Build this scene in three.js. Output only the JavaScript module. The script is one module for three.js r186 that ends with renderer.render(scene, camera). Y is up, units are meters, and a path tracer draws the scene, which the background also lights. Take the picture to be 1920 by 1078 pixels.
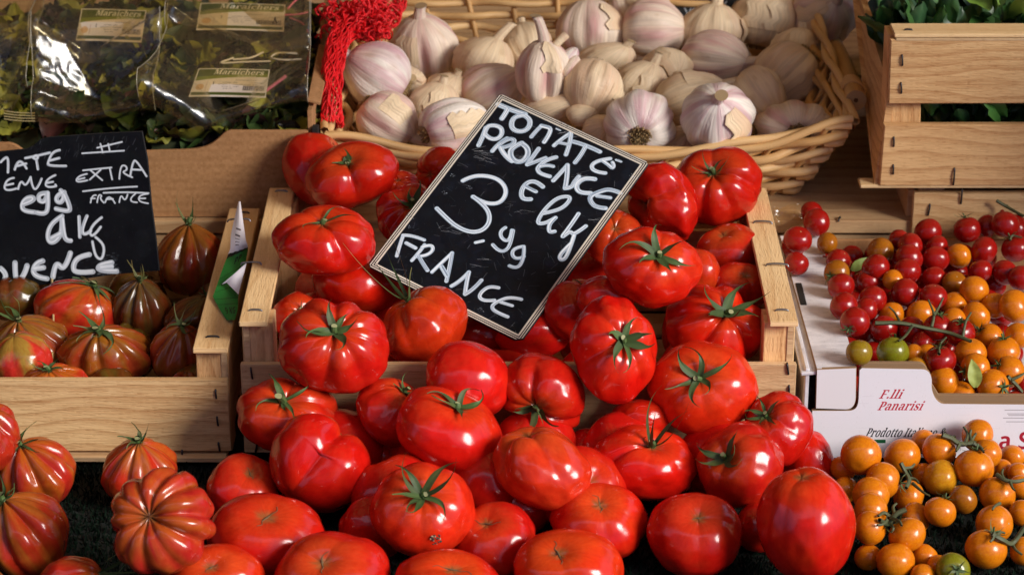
import * as THREE from 'three';
import { RoundedBoxGeometry } from 'three/addons/geometries/RoundedBoxGeometry.js';
import { mergeGeometries } from 'three/addons/utils/BufferGeometryUtils.js';

// ---------------------------------------------------------------- camera, sky, sun, exposure
const scene = new THREE.Scene();
const FPX = 4860, PITCH = 24 * Math.PI / 180, W0 = 1920, H0 = 1078;         // focal length and frame in picture units
const EYE = new THREE.Vector3(0, 1.098, 2.083);
const camera = new THREE.PerspectiveCamera(2 * Math.atan(H0 / 2 / FPX) * 180 / Math.PI, W0 / H0, 0.05, 200);
const VX = new THREE.Vector3(1, 0, 0), VY = new THREE.Vector3(0, Math.cos(PITCH), -Math.sin(PITCH)), VF = new THREE.Vector3(0, -Math.sin(PITCH), -Math.cos(PITCH)), VB = VF.clone().negate();
camera.position.copy(EYE);
camera.lookAt(EYE.clone().add(VF));
camera.focus = 2.3;
camera.userData.fStop = 10;
const renderer = new THREE.WebGLRenderer({ antialias: true });
renderer.setSize(1024, 574);
renderer.toneMapping = THREE.LinearToneMapping;
renderer.toneMappingExposure = 1.4;
renderer.shadowMap.enabled = true;
{ // hazy bright market-day sky
  const w = 256, h = 128, d = new Float32Array(w * h * 4);
  for (let j = 0; j < h; j++) for (let i = 0; i < w; i++) {
    const up = Math.sin(((j + 0.5) / h - 0.5) * Math.PI), t = Math.max(0, up), o = (j * w + i) * 4;
    d[o] = 0.15 + 0.50 * t; d[o + 1] = 0.20 + 0.52 * t; d[o + 2] = 0.42 + 0.52 * t; d[o + 3] = 1;
  }
  const sky = new THREE.DataTexture(d, w, h, THREE.RGBAFormat, THREE.FloatType);
  sky.mapping = THREE.EquirectangularReflectionMapping; sky.magFilter = THREE.LinearFilter; sky.needsUpdate = true;
  scene.background = sky; scene.environment = sky;
}
const sun = new THREE.DirectionalLight(new THREE.Color(1, 0.95, 0.875), 3.3);     // veiled by thin cloud: large and soft, low on the right
sun.shadow.radius = 44;
sun.position.set(5.2, 3.4, 3.6); sun.target.position.set(0, 0, 0);
sun.castShadow = true; sun.shadow.mapSize.set(2048, 2048);
Object.assign(sun.shadow.camera, { left: -8, right: 8, top: 8, bottom: -8, near: 0.1, far: 30 });
scene.add(sun, sun.target);

// ---------------------------------------------------------------- small tools
let seedState = 7;
const reseed = (s) => { seedState = (s * 2654435761 + 12345) >>> 0; };
const rnd = () => { seedState = (seedState + 0x6D2B79F5) >>> 0; let t = seedState; t = Math.imul(t ^ (t >>> 15), t | 1); t ^= t + Math.imul(t ^ (t >>> 7), t | 61); return ((t ^ (t >>> 14)) >>> 0) / 4294967296; };
const rr = (a, b) => a + (b - a) * rnd();
const clamp = (x, a = 0, b = 1) => Math.min(b, Math.max(a, x)), lerp = (a, b, t) => a + (b - a) * t;
const sstep = (a, b, x) => { const t = clamp((x - a) / (b - a)); return t * t * (3 - 2 * t); };
const hash3 = (x, y, z) => { let h = Math.imul(x, 374761393) ^ Math.imul(y, 668265263) ^ Math.imul(z, 1274126177); h = Math.imul(h ^ (h >>> 13), 1274126177); return ((h ^ (h >>> 16)) >>> 0) / 4294967296; };
function noise(x, y, z = 0) {                                               // value noise, 0..1
  const ix = Math.floor(x), iy = Math.floor(y), iz = Math.floor(z), f = (t) => t * t * (3 - 2 * t), u = f(x - ix), v = f(y - iy), w = f(z - iz);
  const l = (k) => lerp(lerp(hash3(ix, iy, k), hash3(ix + 1, iy, k), u), lerp(hash3(ix, iy + 1, k), hash3(ix + 1, iy + 1, k), u), v);
  return lerp(l(iz), l(iz + 1), w);
}
const fbm = (x, y, z = 0) => 0.55 * noise(x, y, z) + 0.28 * noise(x * 2.1 + 7, y * 2.1, z * 2.1) + 0.17 * noise(x * 4.3, y * 4.3 + 3, z * 4.3);
const V = (x, y, z) => new THREE.Vector3(x, y, z);
const dirOf = (u, v) => VF.clone().addScaledVector(VX, (u - W0 / 2) / FPX).addScaledVector(VY, (H0 / 2 - v) / FPX);
const atDepth = (u, v, s) => EYE.clone().addScaledVector(dirOf(u, v), s);
const atZ = (u, v, z) => { const d = dirOf(u, v); return EYE.clone().addScaledVector(d, (z - EYE.z) / d.z); };
const atY = (u, v, y) => { const d = dirOf(u, v); return EYE.clone().addScaledVector(d, (y - EYE.y) / d.y); };
const depthOf = (p) => p.clone().sub(EYE).dot(VF);
const viewVec = (x, y, z) => V(0, 0, 0).addScaledVector(VX, x).addScaledVector(VY, y).addScaledVector(VB, z);

const taken = {};
const numbered = (n) => { const k = taken[n] = (taken[n] ?? -1) + 1; return k ? n + '_' + String(k).padStart(3, '0') : n; };
function tag(o, label, category, group, kind) { o.userData = {}; if (label) o.userData.label = label; if (category) o.userData.category = category; if (group) o.userData.group = group; if (kind) o.userData.kind = kind; return o; }
function shadows(m) { m.castShadow = m.receiveShadow = true; return m; }
function thing(name, pos, label, category, group) { const o = new THREE.Group(); o.name = numbered(name); if (pos) o.position.copy(pos); scene.add(o); return tag(o, label, category, group); }
function part(name, geo, mat, parent) { const m = shadows(new THREE.Mesh(geo, mat)); m.name = name; parent.add(m); return m; }
function solo(name, geo, mat, label, category, group) { const m = part(numbered(name), geo, mat, scene); return tag(m, label, category, group); }
function structure(name, geo, mat) { const m = part(name, geo, mat, scene); m.userData = { kind: 'structure' }; return m; }
const merge = (list) => mergeGeometries(list.map((g) => { const q = g.index ? g.toNonIndexed() : g; for (const k of Object.keys(q.attributes)) if (!['position', 'normal', 'uv', 'color'].includes(k)) q.deleteAttribute(k); return q; }));

// ---------------------------------------------------------------- textures
function tex(canvas, srgb = true, mirror = false) { const t = new THREE.CanvasTexture(canvas); if (srgb) t.colorSpace = THREE.SRGBColorSpace; t.wrapS = t.wrapT = mirror ? THREE.MirroredRepeatWrapping : THREE.RepeatWrapping; return t; }
function pixelTex(w, h, fn, srgb = true, mirror = true) {
  const d = new Uint8Array(w * h * 4);
  for (let j = 0; j < h; j++) for (let i = 0; i < w; i++) { const c = fn(i / w, j / h), o = (j * w + i) * 4; d[o] = clamp(c[0], 0, 255); d[o + 1] = clamp(c[1], 0, 255); d[o + 2] = clamp(c[2], 0, 255); d[o + 3] = 255; }
  const t = new THREE.DataTexture(d, w, h); if (srgb) t.colorSpace = THREE.SRGBColorSpace;
  t.wrapS = t.wrapT = mirror ? THREE.MirroredRepeatWrapping : THREE.RepeatWrapping; t.magFilter = THREE.LinearFilter; t.needsUpdate = true; return t;
}
// wood: u along the grain (0.5 m), v across (0.25 m)
function wood(seed, light, dark, freq, warpAmt, contrast, knots = []) {
  const field = (u, v) => {
    const x = u * 0.5, y = v * 0.25; let ring = y * freq + warpAmt * (fbm(x * 5 + seed, y * 9, seed) - 0.5) * 2 + 0.35 * noise(x * 14, y * 60, seed), spot = 0;
    for (const [kx, ky, kr] of knots) { const dx = (x - kx) * 0.45, dy = y - ky, d = Math.hypot(dx, dy); ring += Math.exp(-d / (kr * 2.2)) * 5 * Math.sign(dy || 1) * 0.5; spot = Math.max(spot, sstep(kr, kr * 0.6, d + 0.25 * kr * noise(x * 300, y * 300))); }
    const s = ring - Math.floor(ring), late = Math.pow(s, 2.6) * (1 - sstep(0.9, 1, s));
    return { late, spot, fib: noise(x * 90, y * 1500, seed) * 0.6 + noise(x * 260, y * 3600, seed + 3) * 0.4, big: fbm(x * 8, y * 22, seed + 9), pore: noise(x * 160, y * 2600, seed + 5), crack: noise(x * 22, y * 700, seed + 13) > 0.93 ? 0.3 : 0 };
  };
  const map = pixelTex(768, 512, (u, v) => {
    const q = field(u, v); let t = q.late * contrast + (q.big - 0.5) * 0.6 + (q.fib - 0.5) * 0.5 + (q.pore > 0.83 ? 0.28 : 0) + q.crack;
    t = clamp(t + 0.12); t = lerp(t, 0.85, q.spot * 0.7);
    return [0, 1, 2].map((k) => lerp(light[k], dark[k], t));
  });
  const bump = pixelTex(512, 512, (u, v) => { const q = field(u, v), g = 150 + (q.fib - 0.5) * 150 - q.late * 50 - (q.pore > 0.8 ? 60 : 0); return [g, g, g]; }, false);
  for (const t of [map, bump]) t.repeat.set(2, 4);                           // boards carry uv in metres
  return { map, bump };
}
const WT = {
  poplar: wood(3, [232, 200, 150], [196, 152, 100], 40, 0.6, 0.4),
  pine: wood(11, [226, 186, 132], [164, 112, 64], 84, 2.4, 0.5, [[0.1, 0.055, 0.011], [0.4, 0.2, 0.008]]),
  plain: wood(23, [222, 188, 142], [174, 132, 90], 44, 0.5, 0.55),
};
const woodMats = {};
function woodMat(kind, tint = 1, warm = 0) {
  const key = kind + tint + warm;
  return woodMats[key] ??= new THREE.MeshStandardMaterial({ map: WT[kind].map, bumpMap: WT[kind].bump, bumpScale: 0.0006, roughness: 0.72, color: new THREE.Color(tint * (1 + warm), tint, tint * (1 - warm)) });
}
// a chamfered board whose uv runs in metres, grain along its longest side
let boardCount = 0;
function boardGeo(w, h, d, r = 0.0012) {
  const g = new RoundedBoxGeometry(w, h, d, 1, Math.min(r, w * 0.3, h * 0.3, d * 0.3)), p = g.attributes.position, n = g.attributes.normal, uv = g.attributes.uv;
  const long = w >= h && w >= d ? 0 : h >= d ? 1 : 2, ou = (boardCount * 0.137) % 0.5, ov = (boardCount++ * 0.0731) % 0.25;
  for (let i = 0; i < p.count; i++) {
    const c = [p.getX(i), p.getY(i), p.getZ(i)], a = [Math.abs(n.getX(i)), Math.abs(n.getY(i)), Math.abs(n.getZ(i))], top = a.indexOf(Math.max(...a));
    const rest = [0, 1, 2].filter((k) => k !== top); let s, t;
    if (top === long) { s = c[rest[0]] * 0.2; t = c[rest[1]]; } else { s = c[long]; t = c[rest.find((k) => k !== long)] + (top * 0.011); }
    uv.setXY(i, s + ou, t + ov);
  }
  return g;
}
const board = (name, w, h, d, x, y, z, mat, parent) => { const m = part(name, boardGeo(w, h, d), mat, parent); m.position.set(x, y, z); return m; };
const steel = new THREE.MeshStandardMaterial({ color: 0x4a4a4e, metalness: 0.9, roughness: 0.45 });
const steelBright = new THREE.MeshStandardMaterial({ color: 0x8b8b90, metalness: 0.95, roughness: 0.35 });
const tube = (pts, r, seg = 24, rad = 6, closed = false) => new THREE.TubeGeometry(new THREE.CatmullRomCurve3(pts, closed), seg, r, rad, closed);
// tube whose radius follows f(t)
function taper(pts, f, seg = 16, rad = 7) {
  const c = new THREE.CatmullRomCurve3(pts), g = new THREE.TubeGeometry(c, seg, 1, rad, false), p = g.attributes.position;
  for (let i = 0; i <= seg; i++) { const o = c.getPointAt(i / seg), r = f(i / seg); for (let j = 0; j <= rad; j++) { const k = i * (rad + 1) + j; p.setXYZ(k, o.x + (p.getX(k) - o.x) * r, o.y + (p.getY(k) - o.y) * r, o.z + (p.getZ(k) - o.z) * r); } }
  g.computeVertexNormals(); return g;
}
function stapleAt(parent, x, y, z, len, turn = 0, mat = steel, lying = false) { // a wire crown pressed into the wood, proud by its own thickness
  const g = tube([V(-len / 2, 0, -0.0015), V(-len / 2 + 0.0006, 0, 0.0004), V(len / 2 - 0.0006, 0, 0.0004), V(len / 2, 0, -0.0015)], 0.0009, 10, 6);
  const m = part('staple', g, mat, parent); m.position.set(x, y, z); m.rotation.z = turn; if (lying) { m.rotation.set(-Math.PI / 2, 0, turn); } return m;
}

// ---------------------------------------------------------------- the setting
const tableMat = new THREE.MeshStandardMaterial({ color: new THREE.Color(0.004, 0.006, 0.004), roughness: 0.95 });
{
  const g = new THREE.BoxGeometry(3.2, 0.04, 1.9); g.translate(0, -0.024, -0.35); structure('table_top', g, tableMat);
  const ground = new THREE.PlaneGeometry(120, 120); ground.rotateX(-Math.PI / 2); ground.translate(0, -0.86, 0);
  structure('ground', ground, new THREE.MeshStandardMaterial({ color: new THREE.Color(0.16, 0.15, 0.14), roughness: 0.9, bumpMap: WT.plain.bump, bumpScale: 0.002 }));
}
{ // artificial turf: short blades over the table, as far as the picture shows it
  reseed(41);
  const blade = new THREE.BufferGeometry();
  blade.setAttribute('position', new THREE.Float32BufferAttribute([-0.0007, 0, 0, 0.0007, 0, 0, 0.0003, 0.007, 0.0012, -0.0005, 0.0055, 0.0008], 3));
  blade.setIndex([0, 1, 2, 0, 2, 3]); blade.computeVertexNormals();
  const n = 42000, m = new THREE.InstancedMesh(blade, new THREE.MeshPhysicalMaterial({ color: 0xffffff, roughness: 0.85, specularIntensity: 0.2, side: THREE.DoubleSide }), n), o = new THREE.Object3D(), c = new THREE.Color();
  for (let i = 0; i < n; i++) {
    o.position.set(rr(-0.52, 0.52), -0.004, rr(-0.02, 0.36)); o.rotation.set(rr(-0.7, 0.7), rr(0, 6.3), rr(-0.7, 0.7)); o.scale.set(rr(0.7, 1.5), rr(0.5, 1.25), 1); o.updateMatrix(); m.setMatrixAt(i, o.matrix);
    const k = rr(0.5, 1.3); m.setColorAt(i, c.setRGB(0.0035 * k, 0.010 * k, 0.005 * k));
  }
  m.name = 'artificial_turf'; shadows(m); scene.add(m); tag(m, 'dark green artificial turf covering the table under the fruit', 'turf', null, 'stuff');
}
{ // cloth awning over the stall (outside the frame; it glows with the sun that comes through), its dark back cloth, and an unseen side cloth added to cut fill light
  const g = new THREE.BoxGeometry(5.2, 0.006, 4.0, 40, 1, 30), p = g.attributes.position;
  for (let i = 0; i < p.count; i++) p.setY(i, p.getY(i) - 0.05 * Math.cos(p.getX(i) * 2.4) * 0.5 - 0.17 * p.getZ(i));
  g.computeVertexNormals(); g.translate(0, 2.2, -0.85);
  const cloth = new THREE.MeshPhysicalMaterial({ color: new THREE.Color(0.92, 0.72, 0.44), roughness: 1, transmission: 0.5, thickness: 0, side: THREE.DoubleSide });
  solo('awning', g, cloth, 'warm ochre cloth awning stretched over the whole stall', 'awning');
  const fr = thing('timber_canopy', V(0, 0, 0), 'dark timber rafters and beams that carry the awning above the stall', 'canopy'), tm = new THREE.MeshStandardMaterial({ color: new THREE.Color(0.05, 0.03, 0.02), roughness: 0.8 });
  for (let i = 0; i < 6; i++) { const b = part('rafter', new THREE.BoxGeometry(0.16, 0.12, 4.0), tm, fr); b.position.set(-2.2 + i * 0.88, 2.09, -0.85); b.rotation.x = Math.atan(0.17); }
  for (const z of [-1.6, -0.5, 0.6]) { const b = part('beam', new THREE.BoxGeometry(5.1, 0.12, 0.14), tm, fr); b.position.set(0, 2.05 - 0.17 * (z + 0.85), z); }
  const dark = new THREE.MeshStandardMaterial({ color: new THREE.Color(0.035, 0.03, 0.028), roughness: 0.95 });
  const bk = new THREE.BoxGeometry(5.2, 3.4, 0.02); bk.translate(0, 0.8, -2.75); solo('back_cloth', bk, dark, 'dark cloth closing the back of the stall', 'cloth');
  const sd = new THREE.BoxGeometry(0.02, 3.2, 3.4); sd.translate(-2.55, 0.7, -1.1); solo('added_side_cloth', sd, dark, 'unseen dark cloth added at the left side of the stall to cut fill light', 'cloth');
}
{ // the house row across the street, seen only as the pale band that the fruit mirrors
  const plaster = new THREE.MeshStandardMaterial({ color: new THREE.Color(0.42, 0.38, 0.42), roughness: 0.9 }), glass = new THREE.MeshStandardMaterial({ color: 0x1c222b, roughness: 0.1 }), frame = new THREE.MeshStandardMaterial({ color: 0xd8d4cc, roughness: 0.6 });
  const h = thing('house', V(-5.2, -0.86, 9.5), 'pale plastered house across the street from the stall', 'house');
  const wall = new THREE.BoxGeometry(14, 8.2, 4); wall.translate(0, 4.1, 0); part('wall', wall, plaster, h);
  const roof = new THREE.ConeGeometry(10, 1.6, 4, 1); roof.rotateY(Math.PI / 4); roof.scale(1, 1, 0.4); roof.translate(0, 9.0, 0); part('roof', roof, new THREE.MeshStandardMaterial({ color: 0x8a4b33, roughness: 0.9 }), h);
  for (let f = 0; f < 3; f++) for (let i = 0; i < 5; i++) {
    const w = part('window', new THREE.BoxGeometry(1.0, 1.4, 0.12), frame, h); w.position.set(-4.6 + i * 2.3, 1.5 + f * 2.3, -2.0);
    const q = part('pane', new THREE.BoxGeometry(0.82, 1.2, 0.03), glass, w); q.position.z = -0.06;
  }
}
// ---------------------------------------------------------------- wooden crates
const POP = (t = 1, w = 0) => woodMat('poplar', t, w), PINE = (t = 1, w = 0) => woodMat('pine', t, w), PLN = (t = 1, w = 0) => woodMat('plain', t, w);
{ // the crate of red tomatoes in the middle
  const c = thing('wooden_crate', V(0.0058, 0, 0), 'pale wooden crate in the middle, heaped with red beefsteak tomatoes behind the price slate', 'crate');
  const hw = 0.2485, D = 0.315, th = 0.007;
  board('front_board', hw * 2, 0.089, th, 0, 0.051, -th / 2, PLN(0.98, 0.02), c);
  board('back_board', hw * 2, 0.089, th, 0, 0.051, -D + th / 2, PLN(0.97), c);
  for (const s of [-1, 1]) {
    board('side_board', 0.007, 0.085, D - 2 * th, s * (hw - 0.006), 0.090, -D / 2, PLN(0.95), c);
    for (const z of [-0.023, -D + 0.023]) board('corner_post', 0.028, 0.126, 0.030, s * (hw - 0.016), 0.070, z, s > 0 ? PINE(1.05, 0.05) : PLN(1.02, 0.06), c);
    const rail = board('top_rail', 0.0255, 0.0055, D + 0.004, s * (hw - 0.0135), 0.1362, -D / 2 + 0.001, POP(1.08, 0.04), c);
    for (const z of [0.137, -0.148]) stapleAt(rail, 0, 0.0031, z, 0.012, 0, steelBright, true);
  }
  for (let i = 0; i < 5; i++) board('bottom_slat', hw * 2 - 0.01, 0.005, 0.05, 0, 0.0035 + 0.0002 * i, -0.035 - i * 0.061, PLN(0.95), c);
  for (const [u, v, r] of [[471, 700, 0.1], [480, 838, -0.2], [1478, 692, 0.15], [1480, 733, 0], [1466, 840, 0.1]]) { const p = atZ(u, v, 0.0003).sub(c.position); stapleAt(c, p.x, p.y, p.z, 0.011, Math.PI / 2 + r); }
  // wire ties that hold this crate to its neighbours
  for (const [u, v, l, r] of [[447, 413, 0.022, 0.06], [470, 494, 0.019, 0.02], [1431, 417, 0.018, -0.1], [1458, 497, 0.021, -0.06]]) { const p = atY(u, v, 0.1402).sub(c.position); stapleAt(c, p.x, p.y, p.z, l, r, steelBright, true); }
}
{ // the crate of ribbed tomatoes on the left
  const c = thing('wooden_crate', V(-0.5045, 0, 0.001), 'wooden crate on the left with a broad bare front board, full of brown ribbed tomatoes', 'crate');
  const hw = 0.2515, D = 0.325, th = 0.007;
  board('front_board', hw * 2 - 0.002, 0.072, th, 0, 0.0445, -th / 2, PINE(0.92, 0.0), c);
  board('back_board', hw * 2, 0.06, th, 0, 0.046, -D + th / 2, PLN(0.95), c);
  for (const s of [-1, 1]) {
    board('side_board', 0.006, 0.085, D - 2 * th, s * (hw - 0.005), 0.066, -D / 2, PLN(0.97), c);
    for (const z of [-0.023, -D + 0.023]) board('corner_post', 0.029, 0.103, 0.030, s * (hw - 0.0155), 0.056, z, PINE(1.0, 0.06), c);
    const rail = board('top_rail', 0.031, 0.0055, D + 0.004, s * (hw - 0.0155), 0.1105, -D / 2 + 0.001, POP(1.1, 0.05), c);
    for (const z of [0.142, -0.15]) stapleAt(rail, 0, 0.0031, z, 0.012, 0, steel, true);
  }
  const lath = board('bottom_lath', hw * 2 - 0.01, 0.005, 0.06, 0, 0.0045, -0.022, PLN(0.95), c); lath.rotation.z = -0.004;
  for (let i = 0; i < 4; i++) board('bottom_slat', hw * 2 - 0.01, 0.005, 0.05, 0, 0.0045, -0.09 - i * 0.061, PLN(0.95), c);
  for (const [u, v, r, l] of [[404, 739, 0.05, 0.009], [407, 790, 0.08, 0.009], [410, 838, 0.1, 0.009], [341, 856, 0, 0.013], [127, 858, 0.05, 0.014]]) { const p = atZ(u, v, 0.0013).sub(c.position); stapleAt(c, p.x, p.y, p.z, l, Math.PI / 2 + r); }
}
// cardboard
const kraft = pixelTex(256, 256, (u, v) => { const f = fbm(u * 60, v * 60) - 0.5, c = Math.sin(v * 256 * 0.5) * 3, s = noise(u * 200, v * 200) > 0.86 ? -14 : 0; return [168 + f * 34 + c + s, 122 + f * 30 + c + s, 78 + f * 26 + c + s]; }, true);
const kraftMat = new THREE.MeshStandardMaterial({ map: kraft, roughness: 0.88 }); kraft.repeat.set(6, 6);
function plate(shape, depth, bevel = 0.0006) { const g = new THREE.ExtrudeGeometry(shape, { depth, bevelEnabled: bevel > 0, bevelThickness: bevel, bevelSize: bevel, bevelSegments: 1, curveSegments: 8 }); return g; }
{ // display riser behind the front crates
  const r = new THREE.Group(); r.name = 'display_riser'; r.userData = { kind: 'structure' }; scene.add(r);
  const m = new THREE.MeshStandardMaterial({ map: WT.plain.map, color: new THREE.Color(0.8, 0.76, 0.72), roughness: 0.85 });
  for (let i = 0; i < 5; i++) { const q = part('plank', boardGeo(1.95, 0.014, 0.148), m, r); q.position.set(-0.12, 0.0915 - (i % 2) * 0.0008, -0.401 - i * 0.1505); }
  const f = part('riser_front', boardGeo(1.95, 0.078, 0.012), m, r); f.position.set(-0.12, 0.042, -0.338);
  const dark = part('riser_side', boardGeo(0.012, 0.082, 0.7), m, r); dark.position.set(0.845, 0.041, -0.7);
  stapleAt(r, atY(1575, 409, 0.1).x, 0.0995, atY(1575, 409, 0.1).z, 0.009, Math.PI / 2 - 0.3, steel, true);
}
{ // brown carton of bagged salad
  const c = thing('cardboard_tray', V(0, 0.099, -0.335), 'brown cardboard tray holding the bags of salad, its front wall cut low on the left', 'tray');
  const P = (u, v) => { const p = atZ(u, v, -0.335); return [p.x, p.y - 0.099]; };
  const s = new THREE.Shape(), [xr, yt] = P(576, 246), [xa, ya] = P(432, 246), [xb, yb] = P(345, 282), [xc, yc] = P(60, 290);
  s.moveTo(-0.6, 0.001); s.lineTo(xr, 0.001); s.lineTo(xr, yt); s.lineTo(xa, ya); s.bezierCurveTo(xa - 0.012, ya, xa - 0.012, yb, xb, yb); s.lineTo(xc, yc); s.bezierCurveTo(xc - 0.01, yc, xc - 0.012, yc + 0.011, xc - 0.024, yc + 0.012); s.lineTo(-0.6, yc + 0.012); s.closePath();
  const fg = plate(s, 0.004, 0.0004); fg.translate(0, 0, -0.004); part('front_wall', fg, kraftMat, c);
  const s2 = new THREE.Shape(); s2.moveTo(0, 0.001); s2.lineTo(0.52, 0.001); s2.lineTo(0.52, 0.16); s2.lineTo(0.20, 0.135); s2.lineTo(0.20, 0.112); s2.lineTo(0, 0.112); s2.closePath();
  const sg = plate(s2, 0.004, 0.0004); sg.rotateY(Math.PI / 2); sg.translate(xr + 0.0002, 0, -0.006); part('side_wall', sg, kraftMat, c);
  const fl = part('flap', boardGeo(0.014, 0.004, 0.17), kraftMat, c); fl.position.set(xr + 0.006, 0.118, -0.1); fl.rotation.z = -0.3;
  const bt = part('bottom', boardGeo(0.80, 0.003, 0.52), kraftMat, c); bt.position.set(xr - 0.402, 0.003, -0.27);
  const slot = part('notch_shade', boardGeo(0.007, 0.012, 0.012), new THREE.MeshStandardMaterial({ color: 0x15110e, roughness: 0.9 }), c); slot.position.set(xr + 0.0075, yt - 0.002, -0.004);  // dark block paints the shade inside the slot
}
// ---------------------------------------------------------------- white printed carton
{
  const Z = 0.0, P = (u, v) => { const p = atZ(u, v, Z); return [p.x, p.y]; };
  const c = thing('white_carton', V(0, 0, Z), 'white printed cardboard carton on the right, filled with cherry tomatoes', 'carton');
  const X0 = P(1524, 800)[0], X1 = 0.62, [, yTop] = P(1608, 688);
  // print: canvas covers x X0..X1 and y 0..0.1
  const cw = 2048, ch = 512, cv = document.createElement('canvas'); cv.width = cw; cv.height = ch; const g = cv.getContext('2d');
  const px = (x) => (x - X0) / (X1 - X0) * cw, py = (y) => ch - y / 0.1 * ch, k = cw / (X1 - X0);
  g.fillStyle = '#e6e4ea'; g.fillRect(0, 0, cw, ch); reseed(5);
  for (let i = 0; i < 2600; i++) { const q = 205 + rnd() * 40; g.fillStyle = `rgba(${q},${q - 3},${q + 2},0.35)`; g.fillRect(rnd() * cw, rnd() * ch, 1 + rnd() * 3, 1 + rnd() * 10); }
  g.strokeStyle = 'rgba(120,116,124,0.35)'; for (let i = 0; i < 90; i++) { const x = rnd() * cw, y = rnd() * ch, l = 20 + rnd() * 90; g.lineWidth = 0.6 + rnd() * 1.3; g.globalAlpha = rnd() * 0.7; g.beginPath(); g.moveTo(x, y); g.lineTo(x + l, y + rr(-1, 1)); g.stroke(); } g.globalAlpha = 1;
  for (const [u, v] of [[1885, 768], [1890, 775], [1882, 783], [1888, 790], [1892, 778]]) { const [x, y] = P(u, v); g.fillStyle = 'rgba(70,60,64,0.55)'; g.fillRect(px(x), py(y), 110, 3); }
  const script = (txt, u, v, size, color, w) => { const [x, y] = P(u, v); g.save(); g.translate(px(x), py(y)); g.transform(1, 0, -0.28, 1, 0, 0); g.font = `italic bold ${size * k}px serif`; g.fillStyle = color; const m = g.measureText(txt).width; g.scale(w * k / m, 1); g.fillText(txt, 0, 0); g.restore(); };
  const m1 = P(1700, 750)[0] - P(1600, 750)[0];                                // metres per 100 picture units
  script('F.lli', 1648, 747, 0.0105, '#b3122f', 0.42 * m1); script('Panarisi', 1645, 769, 0.0105, '#b3122f', 0.84 * m1);
  script('Prodotto Italiano &', 1622, 819, 0.0108, '#12121c', 1.5 * m1);
  { const [x, y] = P(1632, 824), b = 0.30 * m1 * k; g.fillStyle = '#0d5b33'; g.fillRect(px(x), py(y), b, 18); g.fillStyle = '#f4f4f4'; g.fillRect(px(x) + b, py(y), b, 18); g.fillStyle = '#b3122f'; g.fillRect(px(x) + 2 * b, py(y), b, 18); }
  { const [x, y] = P(1874, 842); g.font = `bold ${0.021 * k}px sans-serif`; g.fillStyle = '#a5122c'; g.fillText('a S', px(x) - 6, py(y)); }
  const t = tex(cv); t.wrapS = t.wrapT = THREE.ClampToEdgeWrapping;
  const printed = new THREE.MeshStandardMaterial({ map: t, roughness: 0.6 });
  const white = new THREE.MeshStandardMaterial({ map: pixelTex(256, 256, (u, v) => { const f = fbm(u * 12, v * 40) - 0.5, s = noise(u * 30, v * 300) > 0.88 ? -18 : 0, q = 214 + f * 40 + s + (noise(u * 220, v * 220) > 0.9 ? -26 : 0); return [q, q - 3, q + 2]; }), roughness: 0.62 });
  white.map.repeat.set(8, 8);
  const edge = new THREE.MeshStandardMaterial({ color: 0x8d6f50, roughness: 0.9 });
  const printUV = (geo) => { const p = geo.attributes.position, uv = geo.attributes.uv; for (let i = 0; i < p.count; i++) uv.setXY(i, (p.getX(i) - X0) / (X1 - X0), p.getY(i) / 0.1); return geo; };
  // front wall with its raised tongue
  const s = new THREE.Shape(), a = P(1524, 770), b = P(1590, 770), b2 = P(1611, 748), d = P(1613, 690), e = P(1729, 692), f = P(1748, 722), h = P(1772, 757), i2 = P(1905, 761);
  s.moveTo(X0, 0.002); s.lineTo(X1, 0.002); s.lineTo(X1, i2[1]); s.lineTo(h[0], h[1]); s.bezierCurveTo(h[0] - 0.008, h[1], f[0], f[1] - 0.006, f[0], f[1]); s.bezierCurveTo(f[0], e[1] - 0.002, e[0] + 0.004, e[1], e[0], e[1]);
  s.lineTo(d[0] + 0.002, d[1]); s.lineTo(d[0], d[1] - 0.002); s.lineTo(b2[0], b2[1]); s.bezierCurveTo(b2[0], b[1] + 0.002, b[0] + 0.006, b[1], b[0], b[1]); s.lineTo(a[0], a[1]); s.closePath();
  const fw = plate(s, 0.004, 0.0003); fw.translate(0, 0, -0.004); printUV(fw); part('front_wall', fw, [printed, edge], c);
  // the tongue's doubled lip behind it
  const s3 = new THREE.Shape(); const e1 = P(1622, 686), e2 = P(1724, 686), e3 = P(1744, 716);
  s3.moveTo(e1[0], 0.02); s3.lineTo(e1[0], e1[1] - 0.002); s3.lineTo(e1[0] + 0.004, e1[1]); s3.lineTo(e2[0], e2[1]); s3.bezierCurveTo(e2[0] + 0.008, e2[1], e3[0], e3[1] + 0.006, e3[0], e3[1]); s3.lineTo(e3[0] + 0.01, e3[1] - 0.016); s3.lineTo(X1, e3[1] - 0.017); s3.lineTo(X1, 0.02); s3.closePath();
  const lp = plate(s3, 0.003, 0.0003); lp.translate(0, 0, -0.0092); part('inner_lip', lp, edge, c);
  // corner flap: folded over the side, rounded at its lower inner corner
  const q = (u, v) => { const p = atZ(u, v, 0.001); return [p.x, p.y]; };
  const s2 = new THREE.Shape(), k1 = q(1533, 693), k2 = q(1606, 690), k3 = q(1605, 745), k4 = q(1585, 767), k5 = q(1531, 765);
  s2.moveTo(k1[0], k1[1]); s2.lineTo(k5[0], k5[1]); s2.lineTo(k4[0], k4[1]); s2.bezierCurveTo(k4[0] + 0.006, k4[1], k3[0], k4[1] + 0.003, k3[0], k3[1]); s2.lineTo(k2[0], k2[1]); s2.closePath();
  const cf = plate(s2, 0.003, 0.0005); cf.translate(0, 0, -0.002); part('corner_flap', cf, [new THREE.MeshStandardMaterial({ color: 0xe2dfe2, roughness: 0.62 }), edge], c);
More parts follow.
